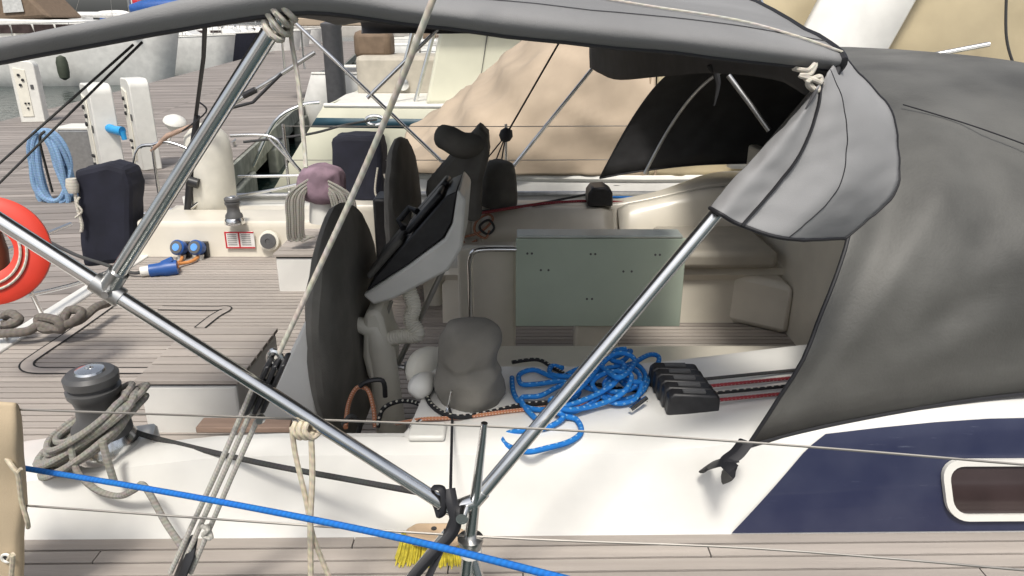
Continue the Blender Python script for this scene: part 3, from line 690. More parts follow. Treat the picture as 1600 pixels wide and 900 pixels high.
# forward pocket flap on the near tube
L = [(1272,147), (1236,186), (1196,228), (1152,274), (1109,325)]; Rr = [(1312,84), (1382,158), (1405,238), (1390,312), (1318,371)]
Mi = [[(1284,128), (1298,108)], [(1272,184), (1320,172)], [(1248,240), (1322,240)], [(1212,290), (1300,305)], [(1158,352), (1230,373)]]
ctrl = []
for k in range(5):
    px = [L[k], ((L[k][0]*2+Mi[k][0][0])/3, (L[k][1]*2+Mi[k][0][1])/3)] + Mi[k] + [Rr[k]]
    dd = 1.57 + .012*k; ds = [dd-.035, dd-.075, dd-.06, dd-.06, dd+.05]
    ctrl.append([P(u, v, d=q) for (u, v), q in zip(px, ds)])
g = sgrid(ctrl, 9, 8, amp=.007, freq=11, seed=5)
fl = ob('pocket_flap', MB().grid([r[::-1] for r in g]), ['canvas_flap', 'grey_cloth_shade'], bi, solid=.003)
mb = MB(); mb.tube([r[-1] for r in g], .004, 6); mb.tube(g[-1], .005, 6); ob('edge_binding', mb, 'piping', fl)
mb = MB(); mb.tube([r[16] + Vector((0,-.003,0)) for r in g], .007, 6, flat=.5); ob('zip', mb, 'piping', fl)
mb = MB(); mb.tube([r[24] + Vector((0,-.002,0)) for r in g], .0012, 5); ob('seam', mb, 'piping', fl)
mb = MB(); mb.tube(cr([P(1312,82,d=1.56), P(1308,105,d=1.545), P(1298,128,d=1.54), P(1280,150,d=1.54)], 4), .011, 8); ob('corner_binding', mb, 'piping', fl)

# ------------------------------------------------------------------ sprayhood
sh = thing('sprayhood', 'dark grey canvas sprayhood over the companionway', 'sprayhood')
def hood_sec(k, n=36):
    x0, lean, z0, zc, hw = k; out = []
    for i in range(n+1):
        th = math.pi*i/n; cc = math.cos(th); ss = math.sin(th)
        y = Y0 - hw*math.copysign(abs(cc)**.62, cc); z = z0 + (zc-z0)*abs(ss)**.72
        out.append(Vector((x0 + lean*(z-z0), y, z)))
    return out
secs = [(.69, .46, 1.63, 2.60, 1.935), (.95, .45, 1.685, 2.645, 1.905), (1.4, .40, 1.748, 2.665, 1.865), (1.9, .25, 1.772, 2.64, 1.82), (2.5, .05, 1.775, 2.52, 1.76), (3.1, -.25, 1.785, 2.30, 1.64), (3.55, -.6, 1.80, 2.02, 1.5)]
g = sgrid([hood_sec(k, 72) for k in secs], 14, 1)
g2 = []
for i, r in enumerate(g):
    o2 = []
    for j, p in enumerate(r):
        # long folds fanning out of the near foot, and loose ripples
        q = p - Vector((.72, 1.95, 1.62)); ang = math.atan2(q.z, q.x); rad = q.length
        fold = .024*(math.sin(ang*15 + .9*math.sin(rad*3)) + .5*math.sin(ang*27+1))*min(1, rad*4)*math.exp(-((rad-.5)/.6)**2)*max(0, 1-max(0, ang-1.35)*4) * (p.y < 3)
        o2.append(p + Vector((0, -1, .2))*(fold*min(1, j*.07)*min(1, (i+1)*.10) + (.026*noise.noise(Vector((p.x*1.6+p.z*1.6, p.y*1.2, p.z*3.2-p.x*3.2))) + .017*noise.noise(Vector((p.x*4+p.z*3, p.y*3, p.z*9-p.x*7))))*min(1, j*.35)))
    g2.append(o2)
ob('hood_canvas', MB().grid([r[::-1] for r in g2]), ['canvas_hood', 'black_cloth_shade'], sh, solid=.003)
mb = MB(); mb.tube(g2[0], .006, 8); ob('aft_hem', mb, 'piping', sh)
for e_ in (0, -1):
    mb = MB(); mb.tube([r[e_] for r in g2], .007, 8); ob('lower_hem', mb, 'piping', sh)
# seams
def seam(fi, j0, j1):
    pts = [];
    for k in range(30):
        t_ = k/29; i = fi[0] + (fi[1]-fi[0])*t_; j = j0 + (j1-j0)*t_
        i0 = int(i); j0_ = int(j); a = g2[min(i0, len(g2)-1)][j0_]; b = g2[min(i0+1, len(g2)-1)][min(j0_+1, 72)]
        pts.append(a.lerp(b, i-i0) + Vector((0,-.004,.002)))
    return pts
mb = MB(); mb.tube(cr([g2[12+8*m_][23-4*m_] + Vector((0,-.024,.012)) for m_ in range(6)], 8), .0022, 6); ob('seam', mb, 'piping', sh)
# inner bows
mb = MB(); mb.tube([Vector((p.x+.03, Y0 + (p.y-Y0)*.965, p.z-.03)) for p in hood_sec((.97, .45, 1.74, 2.61, 1.78))], .0125, 10); ob('hood_bow', mb, 'steel_dull', sh)
mb = MB(); mb.tube(cr([P(1138,118,y=3.6), P(1170,160,y=3.55), P(1202,204,y=3.5)], 3), .0125, 10); ob('hood_strut', mb, 'steel_dull', sh)
# webbing tail at the foot
hf = g2[0][0]
mb = MB(); zt_ = top_z(.62)
mb.tube(cr([P(1166,690,z=zt_+.05), P(1152,708,z=zt_+.03), P(1136,722,z=zt_+.016), P(1146,736,z=zt_+.012), P(1130,745,z=1.575)], 5), .022, 8, flat=.3)
mb.tube(cr([P(1148,716,z=zt_+.02), P(1128,722,z=zt_+.012), P(1110,728,z=1.60), P(1097,737,z=1.585)], 5), .021, 8, flat=.25)
ob('tie_strap', mb, 'piping', sh)

# ------------------------------------------------------------------ covers and loose things on the yacht
def wheelcover(x, y, z, r, lab, m='cover_grey'):
    mb = MB(); pr = [(.02, -.055), (.2, -.062), (.38, -.060), (.455, -.05), (.49, -.03), (.502, 0), (.49, .03), (.455, .05), (.38, .058), (.2, .06), (.02, .055)]
    k = r/.502; mb.lathe((x, y, z), [(a*k, b*.78) for a, b in pr], (1, -.04, .02), 44, wob=.014)
    return ob('wheel_cover', mb, m, label=lab, cat='wheel cover', group='covers over the steering wheels')
wheelcover(-.685, 2.86, 1.605, .50, 'dark grey cloth cover on the near steering wheel', 'cover_taupe')
wheelcover(-.71, 4.74, 1.60, .50, 'dark grey cloth cover on the far steering wheel, behind the instrument pod')
for y in (2.86, 4.74):
    mb = MB(); mb.tube([Vector((-.66, y, 1.6)), Vector((-.58, y, 1.58)), Vector((-.56, y, 1.5)), Vector((-.54, y+.05, ZSOLE))], [.03,.05,.06,.07], 12); ob('steering_pedestal', mb, 'plastic_cream', yt)
# far helm console under its cover
ctrl = []
mb = MB()
outl = [(664,310), (668,285), (700,250), (728,222), (748,196), (762,212), (764,240), (752,285), (750,345), (735,348), (690,320)]
mb.prism(*prismY(outl, 4.70, 5.0)); cv = ob('console_cover', mb, 'cover_grey', label='dark grey bag cover over the far helm console', cat='cover', bevel=.03); soften(cv, .04)
mb = MB(); c = P(702, 214, y=4.72); mb.tube(cr([P(686,212,y=4.75), P(700,216,y=4.72), P(725,228,y=4.72), P(752,222,y=4.75)], 5), [.05,.065,.075,.078,.08,.082,.083,.084,.085,.085,.085,.085,.08,.075,.07,.06], 14); ob('rolled_top', mb, 'cover_grey', cv)
def bagcover(c, prof, m, lab, wob=.012, name='winch_cover'):
    pts_ = cr([Vector((a_, b_, 0)) for a_, b_ in prof], 4); mb = MB(); mb.lathe(c, [(p_.x, p_.y) for p_ in pts_], (0,0,1), 48, wob=wob); return ob(name, mb, m, label=lab, cat='winch cover', group='cloth winch covers')
c = P(735, 636, z=top_z(-.1)); c.y += .06
bagcover(c, [(.098,.0), (.108,.03), (.104,.09), (.094,.13), (.098,.16), (.098,.20), (.084,.245), (.055,.272), (.015,.282)], 'cover_taupe', 'grey cloth cover on the near winch beside blue rope', .022)
c = P(780, 320, z=1.55); bagcover(c, [(.125,0), (.13,.06), (.12,.18), (.11,.27), (.08,.31), (.02,.325)], 'cover_grey', 'dark grey cover on the far winch in front of tan canvas', .014)
c = P(508, 345, z=1.58)
mb = MB(); mb.lathe(c, [(.10,0), (.09,.10), (.08,.16)], (0,0,1), 20); ob('winch', mb, 'plastic_white', yt)
bagcover(c + Vector((0,0,.13)), [(.09,0), (.135,.03), (.15,.08), (.145,.16), (.12,.21), (.05,.235), (.01,.237)], 'cover_purple', 'faded purple cloth cap on winch hung with grey rope', .02)
mb = MB()
for s_ in (-1, 1):
    for i in range(9):
        x = c.x + s_*(.10 + .017*i*(1 if s_ > 0 else .7)); yy = c.y - .12 - .006*(i % 3)
        mb.tube(cr([Vector((c.x + s_*.04, yy+.02, c.z+.25+.006*i)), Vector((x-.02*s_, yy-.02, c.z+.2)), Vector((x, yy-.02, c.z+.05)), Vector((x-.01, yy, c.z-.07-.01*(i % 3))), Vector((x-.05*s_, yy+.02, c.z-.075))], 5), .0085, 7)
ob('coiled_rope', mb, 'rope_grey', label='grey rope hung in hanks around the purple capped winch', cat='rope')
# navy covered things
mb = MB(); rows = []
def slab(pix, y0, y1, m, lab, nm, cat, bev=.04):
    mb = MB(); mb.prism(*prismY(pix, y0, y1)); return soften(ob(nm, mb, m, label=lab, cat=cat, bevel=bev))
nb = slab([(114,268), (165,256), (196,264), (203,292), (203,395), (190,412), (128,420), (118,330)], 5.2, 5.45, 'cover_navy', 'navy cloth cover with white tie cord on the stern rail', 'liferaft_cover', 'cover')
mb = MB(); mb.tube(cr([P(116,285,y=5.17), P(120,320,y=5.16), P(128,350,y=5.16), P(127,362,y=5.16)], 5), .012, 7); mb.tube(cr([P(124,308,y=5.16), P(120,318,y=5.15), P(128,330,y=5.15), P(118,340,y=5.15)], 5), .008, 6); mb.lathe(P(113,290,y=5.17), [(.035,-.05), (.045,0), (.035,.05)], (0,0,1), 10); ob('tie_cord', mb, 'rope_white', nb)
slab([(516,216), (540,212), (592,213), (597,240), (597,316), (560,320), (520,312)], 6.0, 6.3, 'cover_navy', 'navy cloth cover on the far rail behind the white rope', 'outboard_cover', 'cover')
mb = MB(); mb.box((P(582,322,y=4.9).x, 4.9, 1.15), (P(612,322,y=4.9).x, 5.16, 1.66)); ob('speaker_box', mb, 'plastic_black', yt, bevel=.02)
mb = MB(); mb.tube(cr([P(590,262,y=5.95), P(586,300,y=5.95), P(596,312,y=5.95), P(606,296,y=5.95), P(600,272,y=5.95)], 6), .008, 6); ob('loop_cord', mb, 'rope_white', label='thin white cord loop hanging on the navy rail cover', cat='rope')
# big fender on the far rail
c = P(338, 345, y=5.75); hh = P(338, 192, y=5.75).z - c.z
mb = MB(); mb.lathe(c, [(.03,0), (.12,.02), (.165,.10), (.178,.25), (.178,hh-.22), (.16,hh-.10), (.10,hh-.03), (.03,hh)], (.02,0,1), 26); ob('fender', mb, 'fender', label='large pale fender standing upright at the stern rail', cat='fender')
# mushroom antenna, hose nozzle, boat hook, black pole
mb = MB(); c = P(273, 190, y=6.0); mb.lathe(c, [(.02,-.06), (.06,-.05), (.088,0), (.08,.02), (.04,.045), (.01,.05)], (.3,-.3,1), 22); mb.tube([c, P(262,225,y=6.0)], .012, 8); ob('antenna_dome', mb, 'plastic_white', label='small white dome antenna on the stern rail', cat='antenna')
mb = MB(); mb.tube([P(340,176,y=5.9), P(420,128,y=5.95), P(492,82,y=6.0)], .016, 10); bh = ob('boat_hook', mb, 'steel_dull', label='long metal boat hook lashed slanting at the stern rail', cat='boat hook')
mb = MB(); mb.tube([P(348,172,y=5.85), P(395,160,y=5.85), P(440,115,y=5.9)], .012, 8); mb.tube([P(380,150,y=5.86), P(400,140,y=5.87)], .024, 10); ob('grip', mb, 'plastic_black', bh)
mb = MB(); mb.tube([P(236,236,y=5.6), P(262,212,y=5.6), P(300,196,y=5.6)], [.012,.02,.014], 10); ob('hose_nozzle', mb, 'teak_brown', label='brass coloured hose nozzle on the stern rail', cat='nozzle')
mb = MB(); mb.tube([P(308,180,y=5.6), P(300,250,y=5.6), P(292,345,y=5.6)], [.022,.032,.028], 10); mb.tube([P(296,283,y=5.55), P(310,287,y=5.55)], .04, 10); ob('outboard_bracket', mb, 'plastic_black', label='black upright post strapped to the stern rail beside the fender', cat='post')
mb = MB(); mb.tube([P(322,0,y=4.2), P(318,90,y=5.0), P(306,182,y=5.6)], .014, 8, flat=.4); ob('canopy_strap', mb, 'piping', label='black webbing strap from the canopy down to the stern rail', cat='strap')
mb = MB(); mb.tube(cr([P(312,160,y=5.5), P(322,175,y=5.5), P(285,205,y=5.5)], 5), .012, 6, flat=.5); ob('strap_tail', mb, 'piping', label='short black strap tail hanging beside the stern rail', cat='strap')
mb = MB(); mb.box((P(258,0,y=5.7).x, 5.62, 1.44), (P(292,0,y=5.7).x, 5.8, 1.58)); ob('rope_bag', mb, 'cover_navy', label='small black bag at the foot of the black post', cat='bag', bevel=.04)
# tie lines aft from canopy
for i, ((u0, v0, d0), (u1, v1, d1)) in enumerate((((208,70,2.0), (-40,290,2.3)), ((222,66,2.0), (-30,315,2.3)))):
    mb = MB(); mb.tube([P(u0, v0, d=d0), P(u1, v1, d=d1)], .0038, 6)
    ob('guy_line', mb, 'rope_dark', label=['upper black guy line from canopy edge to lower left', 'lower black guy line from canopy edge to lower left', 'black line running down beside the thick left tube', 'second black line running down beside the left tube'][i], cat='line', group='black lines tying the canopy')
mb = MB(); mb.tube(cr([P(70,205,d=2.22), P(62,218,d=2.23), P(72,262,d=2.3), P(82,300,d=2.35)], 5), .004, 6); ob('line_tail', mb, 'rope_dark', label='loose black tail hanging from the guy lines', cat='line')
# lifebuoy on the stern rail
lb = thing('lifebuoy', 'orange red lifebuoy with white line on the stern rail', 'lifebuoy')
c = P(-18, 392, d=3.2); ax = Vector((.35, -.88, .30)).normalized(); e1 = Vector((0,0,1)) - ax*ax.z; e1.normalize(); e2 = ax.cross(e1)
mb = MB(); pts = []
rr = .165
for i in range(48):
    a_ = 2*math.pi*i/48; pts.append(c + (e1*1.12*math.cos(a_) + e2*math.sin(a_))*rr)
mb.lathe(c, [(.10,-.025), (.13,-.04), (.21,-.038), (.238,-.015), (.238,.015), (.21,.034), (.13,.036), (.10,.025), (.10,-.025)], ax, 56, caps=False); ob('ring', mb, 'red_buoy', lb)
for q in (.098, .122):
    mb = MB(); mb.tube([c + (e1*1.14*math.cos(2*math.pi*i/48) + e2*math.sin(2*math.pi*i/48))*(q+.03) + ax*.044 for i in range(48)], .006, 6, closed=True); ob('white_line', mb, 'rope_white', lb)
mb = MB(); mb.lathe(c - ax*.06, [(.05,-.1), (.06,0), (.05,.1)], (0,0,1), 14); ob('light_holder', mb, 'wood_dark', lb)
# thick mooring rope on the near quarter
mb = MB(); mb.tube(cr([P(-20,522,z=1.24), P(40,518,z=1.25), P(62,508,z=1.27), P(95,515,z=1.26), P(88,500,z=1.31), P(60,497,z=1.30), P(70,515,z=1.25), P(110,505,z=1.29), P(128,488,z=1.33), P(108,485,z=1.33), P(100,505,z=1.28), P(125,500,z=1.27), P(150,480,z=1.29), P(168,474,z=1.27)], 6), .024, 9)
mb.tube(cr([P(-20,500,z=1.28), P(10,508,z=1.27), P(30,500,z=1.3), P(15,490,z=1.32), P(-5,505,z=1.25)], 6), .024, 9)
ob('mooring_rope', mb, 'rope_mooring', label='thick brown grey mooring rope knotted at the stern edge', cat='rope')
# shore power lead on the aft deck
pg = thing('shore_power_plug', 'blue plug with black lead lying on the aft deck', 'plug')
c = P(255, 420, z=ZAFT+.045); dx = Vector((.9, .3, .04)).normalized()
mb = MB(); mb.tube([c - dx*.09, c - dx*.085, c - dx*.02, c + dx*.02, c + dx*.09], [.03,.042,.045,.055,.05], 14); mb.tube([c + dx*.0 + Vector((0,0,.03)), c + dx*.07 + Vector((0,0,.055))], .025, 8); ob('plug_body', mb, 'plastic_blue', pg)
mb = MB(); mb.tube([c - dx*.14, c - dx*.085], .034, 12); ob('plug_gland', mb, 'plastic_white', pg)
mb = MB(); mb.tube(cr([c - dx*.13, P(205,426,z=ZAFT+.03), P(160,412,z=ZAFT+.06), P(118,398,y=4.9), P(60,370,y=5.0), P(0,345,y=5.2)], 6), .012, 8); ob('lead', mb, 'rope_dark', pg)
for k in range(2):
    mb = MB(); mb.tube(cr([P(285+28*k,398,y=5.1), P(282+18*k,408,z=ZAFT+.02), P(270+8*k,413,z=ZAFT+.03), c + dx*.09], 6), .012, 8); ob('lead', mb, 'orange_cable', pg)

# ------------------------------------------------------------------ ropes
def rope(pts, r, m, lab, nm='rope', n=8, sm=8, cat='rope', group=None):
    mb = MB(); mb.tube(cr(pts, sm), r, n); return ob(nm, mb, m, label=lab, cat=cat, group=group)
# big white rope from aloft to the tackle
tk = thing('tackle', 'rope tackle with black block at the rail in front of the winch', 'tackle')
tb0 = P(418, 600, d=1.62)
rope([P(748,-220,d=1.12), P(672,10,d=1.18), P(560,285,d=1.40), P(432,560,d=1.60)], .0058, 'rope_white', 'white braided rope slanting from aloft down to the black block', n=10)
mb = MB(); mb.tube(cr([P(428,548,d=1.59), P(440,560,d=1.6), P(432,574,d=1.6), P(420,560,d=1.6)], 5, closed=True), .007, 8, closed=True); ob('thimble', mb, 'steel', tk)
bd = (P(400,640,d=1.66) - P(432,565,d=1.60)); 
for k in (-1, 0, 1):
    mb = MB(); cc = tb0 + Vector((.016*k, .004*k, 0)); mb.obox(cc, bd*.5, Vector((.006,0,0)), bd.cross(Vector((1,0,0))).normalized()*.027); ob('cheek', mb, 'plastic_black', tk, bevel=.004)
mb = MB(); mb.lathe(tb0, [(.017,-.016), (.012,-.008), (.012,.008), (.017,.016)], (1,.2,0), 16); ob('sheave', mb, 'steel_dull', tk)
mb = MB(); mb.lathe(P(407,655,d=1.64), [(.008,-.01), (.011,0), (.008,.01)], (0,-1,0), 12); ob('ring', mb, 'steel_dull', tk)
bb = P(290, 880, d=1.80)
for i, (ua, ub) in enumerate(((398,268), (408,282), (420,300))):
    mb = MB(); mb.tube([P(ua, 600+i*8, d=1.64), P((ua+ub)/2+2, 745, d=1.72), P(ub-2, 895, d=1.81)], .0062, 8); ob('fall', mb, 'rope_tackle', tk)
mb = MB(); mb.obox(P(288,885,d=1.80), (P(300,850,d=1.79)-P(274,915,d=1.81))*.5, Vector((.012,0,0)), Vector((0,.02,.02))); ob('lower_block', mb, 'plastic_black', tk, bevel=.006)
mb = MB(); mb.tube(cr([P(316,822,d=1.75), P(325,828,d=1.74), P(318,836,d=1.75), P(330,840,d=1.75), P(322,820,d=1.75)], 5), .006, 7); ob('knot', mb, 'rope_tackle', tk)
# cream rope hitched on the tube and hanging
kp = P(480, 672, d=1.60)
mb = MB()
for i in range(3):
    mb.tube(cr([P(462+9*i,660,d=1.575), P(458+9*i,674,d=1.565), P(470+9*i,684,d=1.58), P(482+9*i,672,d=1.60), P(474+9*i,658,d=1.61)], 5), .0062, 8)
mb.tube(cr([P(486,676,d=1.58), P(488,740,d=1.6), P(485,820,d=1.62), P(486,920,d=1.66)], 6), .0068, 8)
mb.tube(cr([P(456,668,d=1.58), P(462,712,d=1.6), P(478,780,d=1.62), P(490,840,d=1.64), P(520,915,d=1.68)], 6), .0062, 8)
ob('hitched_rope', mb, 'rope_cream', label='cream rope hitched on the rail wire, two ends hanging', cat='rope')
# canopy lashing at the top of the left tube, its tail
mb = MB(); ax = (Ctop - clampA).normalized(); e1 = ax.orthogonal().normalized(); e2 = ax.cross(e1)
mb.tube([Ctop + ax*(-.035 + .07*k/70 + .01*math.sin(k*.5)) + (e1*math.cos(k*.55) + e2*math.sin(k*.55))*(.022 + .004*math.sin(k*.9)) for k in range(71)], .0055, 7)
mb.tube(cr([Ctop + Vector((.02,-.01,-.01)), P(455,60,d=1.3), P(466,130,d=1.32), P(475,225,d=1.34), P(478,262,d=1.34)], 6), .0042, 7)
mb.tube(cr([Ctop + Vector((0,0,.02)), P(438,-10,d=1.26), P(430,-60,d=1.25)], 5), .005, 7)
ob('lashing', mb, 'rope_white', label='white cord lashing canopy to top of the left tube', cat='rope')
# thin cord over canopy to the corner, with knot
rope([canopy_grid[r_][c_] + Vector((0,0,.006)) for r_, c_ in ((24,16), (28,14), (33,12), (38,10), (43,9), (46,7), (49,5))], .0025, 'rope_white', 'thin white cord along canopy edge to its forward corner', n=6)
mb = MB(); mb.tube(cr([P(1240,107,d=1.53), P(1262,110,d=1.5), P(1274,100,d=1.5), P(1266,116,d=1.5), P(1250,118,d=1.51), P(1270,124,d=1.5), P(1284,132,d=1.51), P(1270,140,d=1.52), P(1262,128,d=1.5), P(1282,120,d=1.51), P(1278,142,d=1.51), P(1258,122,d=1.51)], 6), .0052, 8); ob('cord_knot', mb, 'rope_white', label='white cord knotted at the forward canopy corner', cat='rope')
# bright blue line across the foreground
rope([P(-60,718,d=1.86), P(40,732,d=1.80), P(300,776,d=1.62), P(600,835,d=1.42), P(866,900,d=1.26), P(1000,938,d=1.18)], .0068, 'rope_blue_plain', 'taut bright blue line crossing in front of the hull side', n=10)
# dark sheet from winch to the stanchion foot
rope([P(195,668,z=1.62), P(240,684,z=1.59), P(400,722,y=1.80), P(560,752,y=1.68), P(688,775,y=1.48)], .0085, 'rope_dark', 'dark grey rope running from winch to the tube foot')
# coil on the near winch
mb = MB(); cw = Vector((-1.245, 1.955, wz + .115)); pts = []
for k in range(13*16):
    a_ = 2*math.pi*k/16; lp = k//16; rr = .108 + .018*math.sin(lp*1.7) + .012*math.sin(a_*2+lp)
    xx = math.cos(a_)*rr*1.25; yy = math.sin(a_)*rr
    pts.append(cw + Vector((xx - .015, yy - .02, .62*xx - .02 + .010*(lp % 5) - .022*(lp//5) + .10*min(0, yy)*2)))
mb.tube(cr(pts, 2), .0095, 8)
mb.tube(cr([P(110,690,y=1.82), P(120,735,y=1.80), P(150,765,y=1.79), P(185,775,y=1.78), P(210,765,y=1.76), P(222,757,y=1.75), P(236,775,y=1.73), P(258,815,y=1.70), P(285,855,y=1.66)], 6), .0095, 8)
mb.tube(cr([P(160,690,y=1.80), P(168,720,y=1.79), P(178,752,y=1.785)], 6), .0105, 8)
ob('winch_coil', mb, 'rope_grey', label='grey rope coiled round the near left winch', cat='rope')
# blue rope pile on the coaming
zc_ = top_z(.2) + .012
way = [(800,590,0), (803,615,0), (820,635,0), (850,640,0), (885,632,0), (905,610,1), (880,596,2), (840,600,1), (815,600,1), (812,585,1), (835,578,1), (870,590,1), (900,578,2), (935,565,2), (965,556,3), (985,548,4), (978,560,5), (960,575,4), (975,600,3), (1000,605,2), (1008,585,3), (990,568,4), (965,580,5), (945,598,4), (955,612,3), (985,608,3), (1000,590,4), (985,575,5), (950,575,5), (925,588,3), (890,622,1), (850,655,0), (828,645,0), (815,622,1), (845,618,2), (885,600,2), (930,610,2), (965,625,1), (1000,615,1), (1015,590,2), (1030,560,2), (1010,556,3), (960,590,5), (935,620,2), (905,640,1), (875,648,1), (900,655,0), (908,675,0), (890,690,0), (855,700,0), (825,706,0), (800,700,-1), (786,690,-1), (792,678,-1), (820,672,0), (855,668,0), (880,652,1), (870,640,2), (905,628,3), (940,612,4), (962,596,6), (975,570,7), (955,562,6), (962,548,6), (978,545,6)]
ptsB = [P(u, v, z=zc_ + .011*max(k, 0) - (.02 if k < 0 else 0)) for u, v, k in way]
mb = MB(); mb.tube(cr(ptsB, 7), .0088, 9)
way2 = [(880,575,0), (862,572,0), (862,585,1), (900,588,2), (940,580,3), (985,595,4), (1002,600,3), (990,625,1), (955,628,1), (925,600,3), (950,582,6), (985,585,6), (975,612,4), (935,632,1), (885,640,2), (860,625,2), (900,612,4), (950,560,6), (975,552,7), (992,565,6), (968,590,7), (940,572,6)]
mb.tube(cr([P(u, v, z=zc_ + .012*k + .004) for u, v, k in way2], 7), .0088, 9)
ob('blue_rope_pile', mb, 'rope_blue', label='bright blue flecked rope heaped loosely on the coaming', cat='rope')
# black flecked and orange lines along the coaming
zb = top_z(0) + .008
rope([P(1010,612,z=zb), P(960,606,z=zb+.01), P(900,592,z=zb+.03), P(865,575,z=zb), P(840,562,z=zb), P(800,566,z=zb)], .0075, 'rope_black', 'black flecked line passing through the blue rope heap')
rope([P(1012,628,z=zb), P(960,622,z=zb), P(880,628,z=zb), P(820,632,z=zb), P(780,641,z=zb), P(735,650,z=zb), P(705,650,z=zb+.01), P(680,638,z=zb), P(668,620,z=zb), P(680,600,z=zb), P(690,585,z=zb+.03)], .0085, 'rope_black', 'black flecked rope laid around the grey winch cover')
rope([P(1000,622,z=zb), P(900,632,z=zb), P(800,642,z=zb), P(720,652,z=zb), P(660,655,z=zb), P(620,662,z=1.55)], .0065, 'rope_orange', 'orange flecked line along the coaming past the winch cover')
rope([P(540,668,z=1.5), P(545,630,z=1.52), P(558,606,z=1.55), P(575,610,z=1.55), P(584,640,z=1.5), P(586,668,z=1.45)], .0085, 'rope_orange', 'orange rope looped over the pit edge beside the wheel')
rope([P(590,668,z=1.45), P(598,640,z=1.5), P(620,628,z=1.52), P(645,628,z=1.53), P(672,640,z=1.55)], .0085, 'rope_black', 'black rope loop inside the pit beside the winch cover')
rope([P(536,664,z=1.50), P(548,650,z=1.53), P(562,662,z=1.48), P(560,676,z=1.4)], .0085, 'rope_dark', 'plain dark rope loop in the pit corner by the wheel')
# contents of the pit: dark bag, pale moulding, handle hoop
mb = MB(); pc_ = P(600, 650, z=1.40); mb.lathe((-.42, 2.12, 1.03), [(.02,0), (.12,.01), (.15,.1), (.13,.22), (.07,.28), (.01,.3)], (0,.05,1), 20, wob=.03); ob('stuffed_bag', mb, 'cover_light', label='grey cloth bag stuffed in the pit beside the wheel', cat='bag')
mb = MB(); mb.lathe((-.26, 2.2, 1.03), [(.02,0), (.14,.01), (.15,.2), (.13,.40), (.09,.46), (.01,.48)], (0,.05,1), 20, wob=.03); ob('dark_bag', mb, 'cover_navy', label='black bag standing in the pit behind the winch cover', cat='bag')
mb = MB(); mb.tube(cr([P(562,604,y=2.36), P(575,596,y=2.36), P(598,595,y=2.36), P(602,620,y=2.36)], 5), .009, 8); ob('hand_hoop', mb, 'plastic_black', yt)
# white horn shaped moulding behind the winch cover
mb = MB(); mb.tube(cr([P(652,598,y=2.36), P(660,570,y=2.40), P(680,552,y=2.44), P(705,548,y=2.48)], 6), [.02 + .036*math.sin(math.pi*min(1, (i+2)/15)) for i in range(19)], 14); ob('moulded_horn', mb, 'plastic_cream', yt)
mb = MB(); mb.tube(cr([P(645,618,y=2.16), P(655,606,y=2.18), P(668,592,y=2.22), P(682,582,y=2.26)], 6), [.012 + .03*math.sin(math.pi*min(1, (i+1)/16)) for i in range(19)], 14); ob('winch_handle_pocket', mb, 'plastic_white', yt)
mb = MB(); mb.tube(cr([P(706,610,z=zb+.09), P(700,635,z=zb+.02), P(690,652,z=zb), P(660,655,z=zb), P(640,668,z=zb)], 6), .004, 7); ob('hoop_wire', mb, 'steel', label='thin bent steel wire hoop in front of the winch cover', cat='wire')
mb = MB(); mb.tube(cr([P(700,632,z=zb+.01), P(706,652,z=zb+.006), P(706,672,y=1.87), P(704,765,y=1.55)], 5), .0045, 6, flat=.6); ob('black_cord', mb, 'piping', label='black cord from winch cover down to the tube foot', cat='cord')
mb = MB(); mb.box((-.31, 1.90, top_z(-.3)), (-.20, 1.99, top_z(-.3)+.02)); ob('fairlead_block', mb, 'plastic_white', yt, bevel=.008)
# far coaming lines, clutch, coil
zf = 1.557
rope([P(745,334,z=zf), P(800,325,z=zf), P(850,318,z=zf), P(920,314,z=zf), P(985,316,z=zf), P(1040,308,z=zf)], .011, 'rope_red', 'dark red line along the far coaming')
rope([P(752,330,z=zf), P(830,320,z=zf), P(890,309,z=zf), P(920,303,z=zf+.03)], .009, 'rope_dark', 'black line along the far coaming to the clutch')
rope([P(955,308,z=zf), P(1000,308,z=zf), P(1040,305,z=zf)], .009, 'rope_blue_plain', 'blue line on the far coaming ahead of the clutch')
a = P(936, 318, z=zf); mb = MB(); mb.prism([(a.x-.09, a.y-.08, zf-.003), (a.x+.09, a.y-.08, zf-.003), (a.x+.085, a.y-.08, zf+.10), (a.x+.03, a.y-.08, zf+.135), (a.x-.06, a.y-.08, zf+.13), (a.x-.088, a.y-.08, zf+.09)], (0,.2,0)); ob('rope_clutch', mb, 'plastic_black', yt, bevel=.012)
mb = MB(); mb.tube(cr([P(745,375,y=5.0), P(730,382,y=4.98), P(722,372,y=4.98), P(745,365,y=5.0), P(760,355,y=5.02), P(770,342,y=5.04), P(762,335,y=5.06), P(745,345,y=5.02), P(742,362,y=5.0), P(758,372,y=4.98), P(765,360,y=5.0)], 6), .009, 7); ob('tangled_line', mb, 'rope_orange', label='small tangle of orange line at the far seat corner', cat='rope')
mb = MB(); mb.tube(cr([P(752,350,y=5.0), P(764,344,y=4.99), P(772,356,y=4.99), P(762,366,y=4.99), P(750,358,y=5.0)], 6, closed=True), .009, 7, closed=True); ob('coiled_line', mb, 'rope_dark', label='dark line coiled in a ring at the far seat corner', cat='rope')
# black block tackle near the far winch cover
mb = MB(); c = P(790, 212, y=5.9); mb.lathe(c, [(.02,-.05), (.05,-.02), (.055,.02), (.03,.06)], (.4,0,.8), 14); mb.tube([c, P(874,66,y=5.6)], .008, 6); mb.tube([c, P(758,252,y=6.0)], .006, 6); mb.tube([c, P(772,258,y=6.0)], .006, 6); mb.tube([c, P(782,262,y=5.95)], .006, 6)
ob('vang_tackle', mb, 'piping', label='thin black line and block in front of the tan canvas', cat='tackle')
